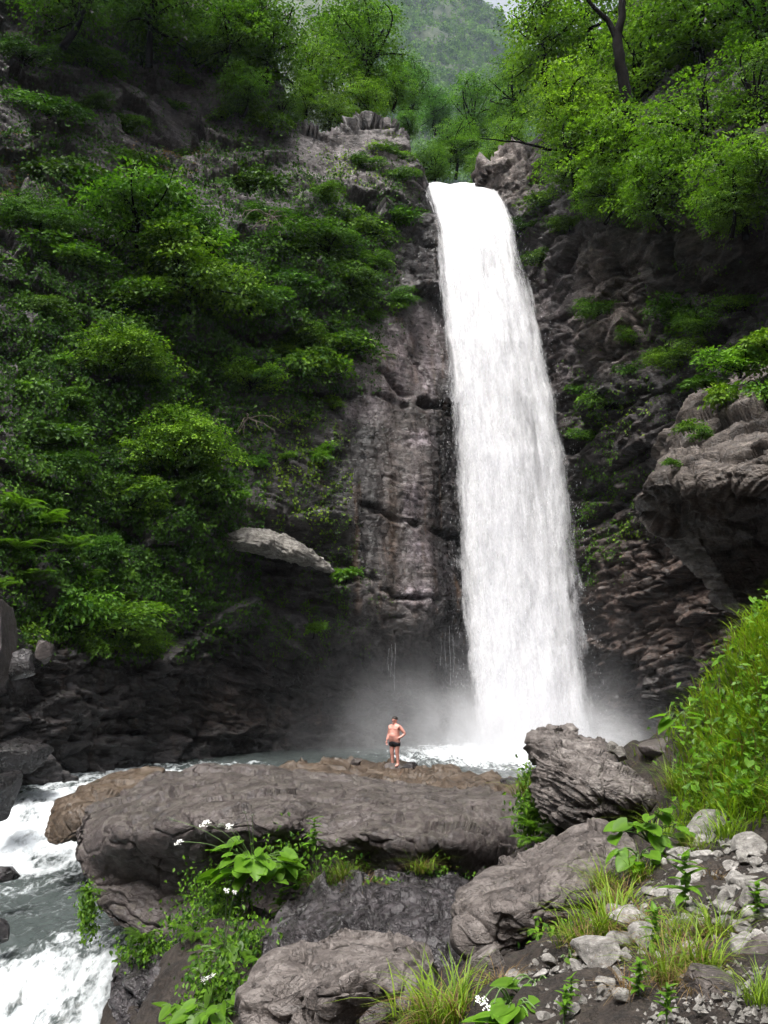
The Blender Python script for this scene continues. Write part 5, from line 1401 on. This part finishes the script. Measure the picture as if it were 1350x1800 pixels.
for i, (u, v, d, s, n, tone, lab) in enumerate((
        (20, 880, None, 1.5, 11, .75, 'large fern topmost on the bank at the picture edge'), (70, 900, None, 1.4, 11, .7, 'large fern beside the topmost one'), (20, 945, None, 1.4, 11, .6, 'fern in the second row at the picture edge'),
        (90, 955, None, 1.3, 10, .6, 'fern in the second row toward the ivy'), (50, 1000, None, 1.2, 10, .55, 'fern in the lowest row of the bank'), (125, 1000, None, 1.1, 9, .4, 'dim fern beside the dark ivy wall'), (205, 1030, None, 1.0, 9, .4, 'lone fern further along the foot of the ivy'),
        (-10, 1010, None, 1.2, 10, .55, 'fern half cut by the picture edge'), (945, 1460, 12.3, .62, 9, .9, 'bright fern in the gap beneath the tilted slab'), (955, 1425, 12.5, .55, 8, .5, 'dark fern deeper in the gap beneath the slab'), (930, 1480, 12.0, .5, 7, .8, 'low fern at the mouth of the gap'),
        (345, 1645, 12.6, .6, 7, .6, 'drooping fern under the huge boulder overhang'), (455, 1690, 10.4, .35, 7, .9, 'small upright fern beside the peaked boulder'), (250, 1650, 13.2, .5, 8, .4, 'dark fern hanging at the edge of the rapids'), (160, 1570, 14.6, .45, 8, .6, 'fern tuft on the stream side of the huge boulder'))):
    if d is None:
        p, nn = on_cliff(u, v + 25); p = p + nn * 0.3
    else: p = P(u, v, d)
    fern(p, s * 0.8 if d is None else s * 0.8, n, lab, tone, i)
# hanging greenery under the huge boulder
def hang(n, boxes, L, mat, seed):
    rng = np.random.default_rng(seed); b = np.array(boxes, float)
    k_ = rng.choice(len(b), n, p=b[:, 5] / b[:, 5].sum())
    u = b[k_, 0] + b[k_, 2] * rng.normal(size=n) * 0.6; v = b[k_, 1] + b[k_, 3] * rng.normal(size=n) * 0.6
    p = P(u, v, b[k_, 4] + rng.normal(size=n) * 0.15)
    LL = L * (0.6 + 0.8 * rng.random(n))
    return leaves(p, np.array([0, -0.3, -0.6]) + rng.normal(size=(n, 3)) * 0.6, np.array([0, -0.5, 0.8]) + rng.normal(size=(n, 3)) * 0.4, LL, LL * 0.6), rng
(v_, f_), rng = hang(7500, [(600, 1520, 60, 30, 13.6, .5), (760, 1540, 60, 25, 13.4, .4), (360, 1560, 40, 40, 14.2, .7), (400, 1600, 45, 50, 13.0, 1.4), (430, 1660, 50, 40, 11.6, 1.0), (265, 1670, 45, 25, 13.2, 1.2), (155, 1600, 14, 40, 14.6, .8), (380, 1740, 50, 60, 10.4, 1.2), (330, 1620, 40, 25, 13.6, .5), (500, 1500, 40, 40, 13.3, .5), (680, 1560, 90, 18, 13.0, .5), (930, 1430, 22, 40, 12.6, 1.0), (930, 1375, 14, 25, 13.4, .5), (1010, 1640, 60, 25, 7.6, .4)], 0.07, 'leaf', 5)
obj('creeper', mesh('creeper', v_, f_, False, {'tint': ('POINT', np.repeat(rng.random(len(v_) // 4), 4))}), M['leaf'], kind='stuff')

# ------------------------------------------------------------------ loose stones
def stone_mesh(seed):
    import bmesh
    bm = bmesh.new(); bmesh.ops.create_icosphere(bm, subdivisions=3, radius=1.0)
    v = np.array([x.co[:] for x in bm.verts]); f = np.array([[q.index for q in x.verts] for x in bm.faces]); bm.free()
    r = np.random.default_rng(seed)
    for _ in range(11):
        n = r.normal(size=3); n /= np.linalg.norm(n); k_ = 0.45 + 0.3 * r.random()
        t = v @ n
        v = v - n * np.clip(t - k_, 0, None)[:, None]
    v *= np.array([1.0, 0.55 + 0.4 * r.random(), 0.4 + 0.3 * r.random()])
    v += 0.03 * np.stack([fbm(v * 3 + seed, 3)] * 3, 1)
    me = mesh('stone', v, f, False); me.materials.append(M['stone'])
    return me
STONE = [stone_mesh(i) for i in range(8)]
rng = np.random.default_rng(91)
ORD = ('largest', 'second largest', 'third largest', 'fourth largest', 'fifth largest', 'sixth largest', 'seventh largest', 'eighth largest')
def stones(n, u0, u1, v0, v1, smin, smax, label, group, big):
    """label: shared by the small ones nothing tells apart; big: what the largest ones are called, by size"""
    made = []
    for _ in range(n):
        u = u0 + (u1 - u0) * rng.random(); v = v0 + (v1 - v0) * rng.random()
        p = xy_at(u, v)
        px = smin + (smax - smin) * rng.random() ** 2.2
        s = px / 2 / F * p[1]
        o = obj('stone', STONE[int(rng.integers(0, 8))], None, None, label, 'stone', group, loc=p + np.array([0, 0, s * 0.12]))
        o.scale = (s, s, s); o.rotation_euler = (rng.normal() * 0.4, rng.normal() * 0.4, rng.random() * 6.28)
        made.append((px, o))
    for w_, (px, o) in zip(ORD, sorted(made, key=lambda x: -x[0])):
        o['label'] = w_ + ' ' + big
stones(95, 1160, 1360, 1470, 1640, 16, 62, 'small pale angular stone in the stone pile below the grassy bank', 'stones of the pile below the bank', 'loose stone in the pile below the grassy bank')
stones(48, 1080, 1230, 1560, 1690, 16, 60, 'small pale stone scattered between the smooth boulder and the pile', 'stones between boulder and pile', 'loose stone between the smooth boulder and the pile')
stones(30, 900, 1120, 1680, 1800, 14, 48, 'small loose stone on the bare earth near the bottom edge', 'stones on the bare earth', 'loose stone on the bare earth near the bottom edge')
stones(16, 1290, 1360, 1590, 1680, 26, 70, 'smaller pale stone at the right edge below the pile', 'larger stones at the right edge', 'pale stone at the right edge below the pile')
for (u, v, s, lab) in ((1140, 1668, 85, 'flat white slab stone lying above the dry grass'), (1210, 1560, 75, 'bluish grey stone leaning in the pile'), (1110, 1625, 90, 'whitish block with grey side below the tuft'), (1335, 1580, 80, 'pale blue grey slab stone at the right edge'),
                       (1050, 1690, 110, 'long pale slab half buried in the bare earth'), (1310, 1500, 90, 'long grey slab at the top of the stone pile'), (1240, 1465, 90, 'flat brown slab where the bank meets the stones'), (1280, 1610, 60, 'white block at the foot of the stone pile'),
                       (1100, 1760, 45, 'brown block on the bare earth'), (1070, 1585, 70, 'white topped stone beside the smooth boulder')):
    p = xy_at(u, v); sz = s / 2 / F * p[1]
    o = obj('stone', STONE[int(rng.integers(0, 8))], None, None, lab, 'stone', loc=p + np.array([0, 0, sz * 0.25]))
    o.scale = (sz, sz, sz * 0.9); o.rotation_euler = (rng.normal() * 0.3, rng.normal() * 0.3, rng.random() * 6.28)
# gravel
n = 2600
gu = 860 + 500 * rng.random(n); gv = 1480 + 330 * rng.random(n)
sel = gv > np.interp(gu, [860, 1000, 1120, 1350], [1740, 1660, 1520, 1450])
gu = gu[sel]; gv = gv[sel]
GU = np.array([[xy_at(u_, v_) for v_ in np.linspace(1460, 1810, 36)] for u_ in np.linspace(850, 1370, 27)])
p = GU[np.clip(((gu - 850) / 20).astype(int), 0, 26), np.clip(((gv - 1460) / 10).astype(int), 0, 35)]
p = p + rng.normal(size=p.shape) * np.array([.08, .08, 0]); p[:, 2] = GROUND(p[:, 0], p[:, 1])
oct_ = np.array([(1, 0, 0), (-1, 0, 0), (0, 1, 0), (0, -1, 0), (0, 0, 1), (0, 0, -1)], float)
of = np.array([(0, 2, 4), (2, 1, 4), (1, 3, 4), (3, 0, 4), (2, 0, 5), (1, 2, 5), (3, 1, 5), (0, 3, 5)])
sz = 0.006 + 0.022 * rng.random(len(p)) ** 2
vv_ = p[:, None] + (oct_[None] * (0.6 + 0.6 * rng.random((len(p), 6, 1))) + 0.2 * rng.normal(size=(len(p), 6, 3))) * sz[:, None, None]
obj('gravel', mesh('gravel', vv_.reshape(-1, 3), (np.arange(len(p))[:, None, None] * 6 + of[None]).reshape(-1, 3), False), M['stone'], kind='stuff')
# ------------------------------------------------------------------ the man on the ledge
def skinned(name, verts, edges, root=0, sub=2):
    me = bpy.data.meshes.new(name); me.from_pydata([v[0] for v in verts], edges, [])
    o = bpy.data.objects.new(name, me); COL.objects.link(o)
    o.modifiers.new('skin', 'SKIN'); 
    for i, sv in enumerate(me.skin_vertices[0].data):
        r_ = verts[i][1]; sv.radius = r_ if isinstance(r_, tuple) else (r_, r_)
        sv.use_root = (i == root)
    s_ = o.modifiers.new('sub', 'SUBSURF'); s_.levels = sub; s_.render_levels = sub
    dg = bpy.context.evaluated_depsgraph_get()
    ev = o.evaluated_get(dg); m2 = bpy.data.meshes.new_from_object(ev)
    v = np.array([x.co[:] for x in m2.vertices]); f4 = [p_.vertices[:] for p_ in m2.polygons]
    bpy.data.objects.remove(o)
    return v, np.array([f for f in f4 if len(f) == 4], int).reshape(-1, 4), np.array([f for f in f4 if len(f) == 3], int).reshape(-1, 3)
def ball(c, r, n=8):
    th = np.linspace(0, np.pi, n); ph = np.linspace(0, 2 * np.pi, 2 * n, endpoint=False)
    T, Q = np.meshgrid(th, ph, indexing='ij')
    v = np.stack([np.sin(T) * np.cos(Q), np.sin(T) * np.sin(Q), np.cos(T)], -1).reshape(-1, 3) * np.array(r) + np.array(c)
    return v, grid_faces(n, 2 * n, wrap=True)
V_ = [((0, 0, 0.95), (0.165, 0.125)), ((0, -0.035, 1.08), (0.172, 0.155)), ((0, -0.01, 1.28), (0.178, 0.130)), ((0, 0.01, 1.41), (0.150, 0.095)), ((0, 0.005, 1.51), 0.052), ((0, -0.015, 1.585), (0.060, 0.074)), ((0, -0.012, 1.66), (0.080, 0.098)), ((0, 0.0, 1.725), (0.066, 0.078)),
      ((0.185, 0.015, 1.41), 0.072), ((0.27, 0.06, 1.29), 0.056), ((0.355, 0.10, 1.17), 0.046), ((0.27, 0.02, 1.07), 0.042), ((0.185, -0.085, 1.005), 0.032),
      ((-0.185, 0.015, 1.41), 0.072), ((-0.225, 0.02, 1.28), 0.056), ((-0.25, 0.02, 1.14), 0.045), ((-0.265, -0.03, 1.02), 0.040), ((-0.275, -0.07, 0.90), 0.030),
      ((0.095, 0, 0.86), (0.105, 0.110)), ((0.105, -0.01, 0.68), 0.082), ((0.105, -0.015, 0.49), 0.060), ((0.108, 0.02, 0.34), 0.058), ((0.11, 0.03, 0.09), 0.040), ((0.115, -0.02, 0.04), 0.042), ((0.125, -0.14, 0.03), 0.036),
      ((-0.095, 0, 0.86), (0.105, 0.110)), ((-0.105, -0.01, 0.68), 0.082), ((-0.105, -0.015, 0.49), 0.060), ((-0.108, 0.02, 0.34), 0.058), ((-0.11, 0.03, 0.09), 0.040), ((-0.115, -0.02, 0.04), 0.042), ((-0.125, -0.14, 0.03), 0.036)]
E_ = [(0, 1), (1, 2), (2, 3), (3, 4), (4, 5), (5, 6), (6, 7), (3, 8), (8, 9), (9, 10), (10, 11), (11, 12), (3, 13), (13, 14), (14, 15), (15, 16), (16, 17), (0, 18), (18, 19), (19, 20), (20, 21), (21, 22), (22, 23), (23, 24), (0, 25), (25, 26), (26, 27), (27, 28), (28, 29), (29, 30), (30, 31)]
V_ = [(p_, tuple(1.16 * x for x in r_) if isinstance(r_, tuple) else r_ * 1.12) for p_, r_ in V_]
bv_, b4, b3 = skinned('body', V_, E_)
bs = Soup(); bs.add(bv_, b4)
if len(b3): bs.add(bv_, b3)
def hand(wrist, palm_dir, across, normal, curl):
    wrist, palm_dir, across, normal = (np.array(x, float) for x in (wrist, palm_dir, across, normal))
    k = wrist + palm_dir * 0.085
    t = np.linspace(0, 1, 6)[:, None]
    for q in range(5):
        pv_ = wrist + (k - wrist) * t + across * (0.016 * (q - 2)) * t
        bs.add(*tube(pv_, np.full(6, 0.017), 6))
    for q, ln_ in enumerate((0.068, 0.078, 0.072, 0.056)):
        p0 = k + across * (0.019 * (q - 1.5))
        pts = [p0, p0 + palm_dir * ln_ * 0.45 + normal * curl * 0.012, p0 + palm_dir * ln_ * 0.8 + normal * curl * 0.034, p0 + palm_dir * ln_ * 0.98 + normal * curl * 0.055]
        bs.add(*tube(np.array(pts), np.array([0.0095, 0.009, 0.008, 0.006]), 6))
    p0 = wrist + palm_dir * 0.03 + across * -0.025
    bs.add(*tube(np.array([p0, p0 + across * -0.022 + palm_dir * 0.025, p0 + across * -0.026 + palm_dir * 0.055 + normal * 0.01]), np.array([0.012, 0.0105, 0.007]), 6))
hand((-0.275, -0.07, 0.90), np.array([-0.05, -0.18, -0.98]), np.array([0.2, 0.95, -0.2]), np.array([0.95, -0.2, 0]), 1.0)
hand((0.185, -0.085, 1.005), np.array([-0.75, -0.45, -0.45]), np.array([-0.3, 0.1, -0.9]), np.array([-0.5, 0.85, 0.1]), 1.2)
bs.add(*ball((0, -0.118, 1.635), (0.016, 0.022, 0.028)))           # nose
bs.add(*ball((0, -0.100, 1.570), (0.030, 0.018, 0.020)))           # chin
bs.add(*ball((0, -0.115, 1.10), (0.135, 0.085, 0.13), 10))
for sx in (-1, 1): bs.add(*ball((sx * 0.078, -0.112, 1.335), (0.080, 0.030, 0.055), 8))
for sx in (-1, 1): bs.add(*ball((sx * 0.088, 0.0, 1.640), (0.012, 0.022, 0.034)))
M['skin'] = plain_mat('skin', (0.58, 0.28, 0.23), 0.45, 0.2, 6, 0.35, 0.08)
M['hair'] = plain_mat('hair', (0.018, 0.014, 0.012), 0.6, 0.3, 60)
M['trunks'] = plain_mat('black_cloth', (0.008, 0.008, 0.011), 0.7, 0.3, 30)
M['mouth'] = plain_mat('lips', (0.25, 0.07, 0.06), 0.5, 0.1, 30)
foot = P(694, 1347, 29.25)
man = obj('person', None, None, None, 'man in black swim trunks with one hand on hip standing on the ledge', 'person', loc=foot)
man.rotation_euler = (0, 0, -0.62)
sz_ = 1.72 / 1.80
man.scale = (sz_ * 1.1, sz_ * 1.08, sz_)
obj('body', bs.mesh('body'), M['skin'], man)
hv, hf = ball((0, 0.014, 1.700), (0.098, 0.112, 0.092), 14)
keep_f = hf[(hv[hf].mean(1)[:, 2] > 1.655 + 0.25 * np.clip(-hv[hf].mean(1)[:, 1] - 0.02, 0, 1) * 2.0 - 0.35 * np.clip(hv[hf].mean(1)[:, 1], 0, 1))]
obj('hair', mesh('hair', hv, keep_f), M['hair'], man)
for sx in (-1, 1):
    obj('eye', mesh('eye', *ball((sx * 0.033, -0.098, 1.655), (0.013, 0.010, 0.008), 6)), M['hair'], man)
    obj('eyebrow', mesh('eyebrow', *ball((sx * 0.034, -0.100, 1.676), (0.022, 0.008, 0.005), 6)), M['hair'], man)
obj('moustache', mesh('moustache', *ball((0, -0.112, 1.612), (0.030, 0.010, 0.007), 6)), M['hair'], man)
obj('mouth', mesh('mouth', *ball((0, -0.106, 1.598), (0.024, 0.010, 0.006), 6)), M['mouth'], man)
tv_, t4, t3 = skinned('trunks', [((0, 0, 1.02), (0.225, 0.185)), ((0, 0, 0.93), (0.235, 0.195)), ((0.10, 0, 0.84), (0.150, 0.165)), ((0.108, -0.008, 0.66), (0.128, 0.130)), ((-0.10, 0, 0.84), (0.150, 0.165)), ((-0.108, -0.008, 0.66), (0.128, 0.130))],
                        [(0, 1), (1, 2), (2, 3), (1, 4), (4, 5)], 1)
obj('swim_trunks', mesh('swim_trunks', tv_, [x for x in (t3, t4) if len(x)]), M['trunks'], man)
blobrock('rock', 676, 1341, 712, 1356, 29.3, M['boulder'], 'flat rock under the feet of the standing man', seed=60)

# ------------------------------------------------------------------ the damp air of the gorge
m = bpy.data.materials.new('haze'); m.use_nodes = True; t = m.node_tree
t.nodes.remove(t.nodes['Principled BSDF'])
pv = node(t, 'ShaderNodeVolumePrincipled'); pv.inputs['Color'].default_value = (0.70, 0.84, 1.0, 1); pv.inputs['Density'].default_value = 0.00012
t.links.new(pv.outputs[0], t.nodes['Material Output'].inputs['Volume'])
bv = np.array([(x, y, z) for x in (-430, 460) for y in (-430, 1000) for z in (-30, 780)])
obj('haze', mesh('haze', bv, bf, False), m, kind='stuff')
